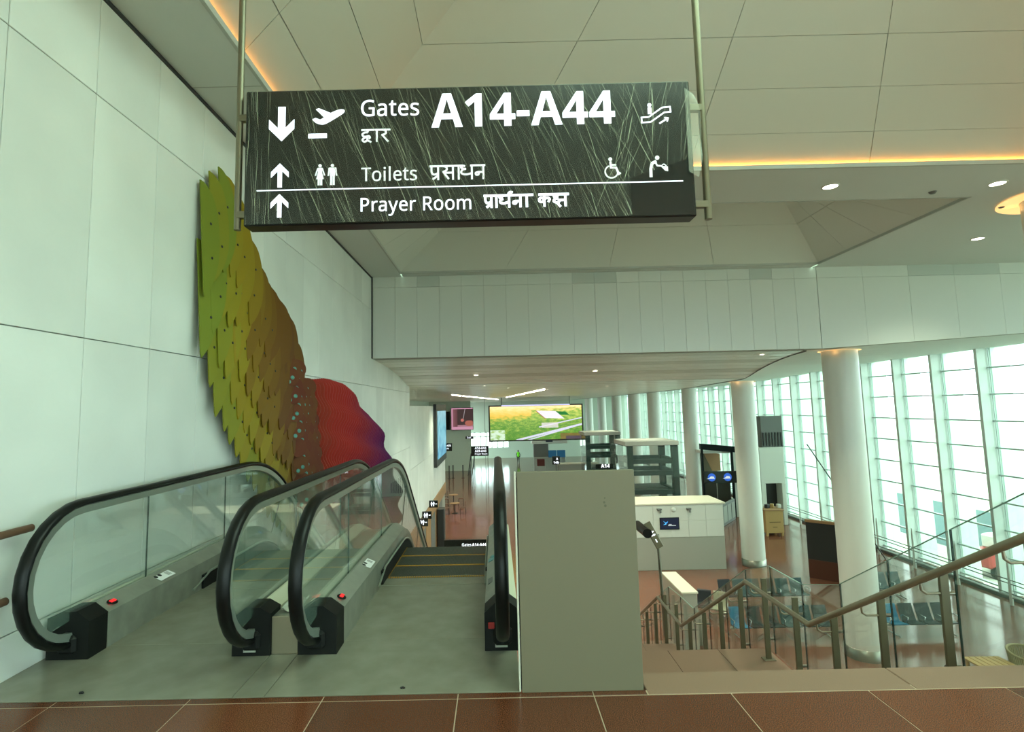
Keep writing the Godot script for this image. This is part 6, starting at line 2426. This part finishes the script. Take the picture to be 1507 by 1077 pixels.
# surface nets over the smooth union of tapered capsules
func nets(bones: Array, cell: float, k: float) -> SurfaceTool:
	var lo := Vector3.ONE * 1e9
	var hi := -lo
	for b in bones:
		for q in 2:
			lo = lo.min(b[q] - Vector3.ONE * (b[2 + q] + cell * 2.5))
			hi = hi.max(b[q] + Vector3.ONE * (b[2 + q] + cell * 2.5))
	var n := Vector3i(((hi - lo) / cell).ceil()) + Vector3i.ONE
	var f := PackedFloat32Array()
	f.resize(n.x * n.y * n.z)
	for z in n.z:
		for y in n.y:
			for x in n.x:
				var p := lo + Vector3(x, y, z) * cell
				var dmin := 1e9
				for b in bones:
					var a: Vector3 = b[0]
					var ab: Vector3 = b[1] - a
					var h := clampf((p - a).dot(ab) / maxf(ab.length_squared(), 1e-9), 0.0, 1.0)
					var dd := (p - a - ab * h).length() - lerpf(b[2], b[3], h)
					var m := maxf(k - absf(dmin - dd), 0.0) / k
					dmin = minf(dmin, dd) - m * m * k * 0.25
				f[(z * n.y + y) * n.x + x] = dmin
	var idx := {}
	var vs := []
	for z in n.z - 1:
		for y in n.y - 1:
			for x in n.x - 1:
				var c := Vector3.ZERO
				var cnt := 0
				for e in [[0, 1], [0, 2], [0, 4], [1, 3], [1, 5], [2, 3], [2, 6], [3, 7], [4, 5], [4, 6], [5, 7], [6, 7]]:
					var pa := Vector3i(x + (e[0] & 1), y + ((e[0] >> 1) & 1), z + ((e[0] >> 2) & 1))
					var pb := Vector3i(x + (e[1] & 1), y + ((e[1] >> 1) & 1), z + ((e[1] >> 2) & 1))
					var fa := f[(pa.z * n.y + pa.y) * n.x + pa.x]
					var fb := f[(pb.z * n.y + pb.y) * n.x + pb.x]
					if (fa < 0.0) != (fb < 0.0):
						c += Vector3(pa).lerp(Vector3(pb), fa / (fa - fb))
						cnt += 1
				if cnt:
					idx[Vector3i(x, y, z)] = vs.size()
					vs.append(lo + c / cnt * cell)
	var st := B()
	st.set_smooth_group(5)
	for key in idx:
		var q: Vector3i = key
		for ax in 3:
			var e1 := Vector3i.ZERO
			e1[ax] = 1
			var fa := f[(q.z * n.y + q.y) * n.x + q.x]
			var p2 := q + e1
			var fb := f[(p2.z * n.y + p2.y) * n.x + p2.x]
			if (fa < 0.0) == (fb < 0.0): continue
			var u := Vector3i.ZERO
			u[(ax + 1) % 3] = 1
			var v := Vector3i.ZERO
			v[(ax + 2) % 3] = 1
			var ids := [idx.get(q - u - v, -1), idx.get(q - v, -1), idx.get(q, -1), idx.get(q - u, -1)]
			if ids.has(-1): continue
			var out := Vector3(e1) * (1.0 if fa < 0.0 else -1.0)
			quad(st, vs[ids[0]], vs[ids[1]], vs[ids[2]], vs[ids[3]], out)
	return st
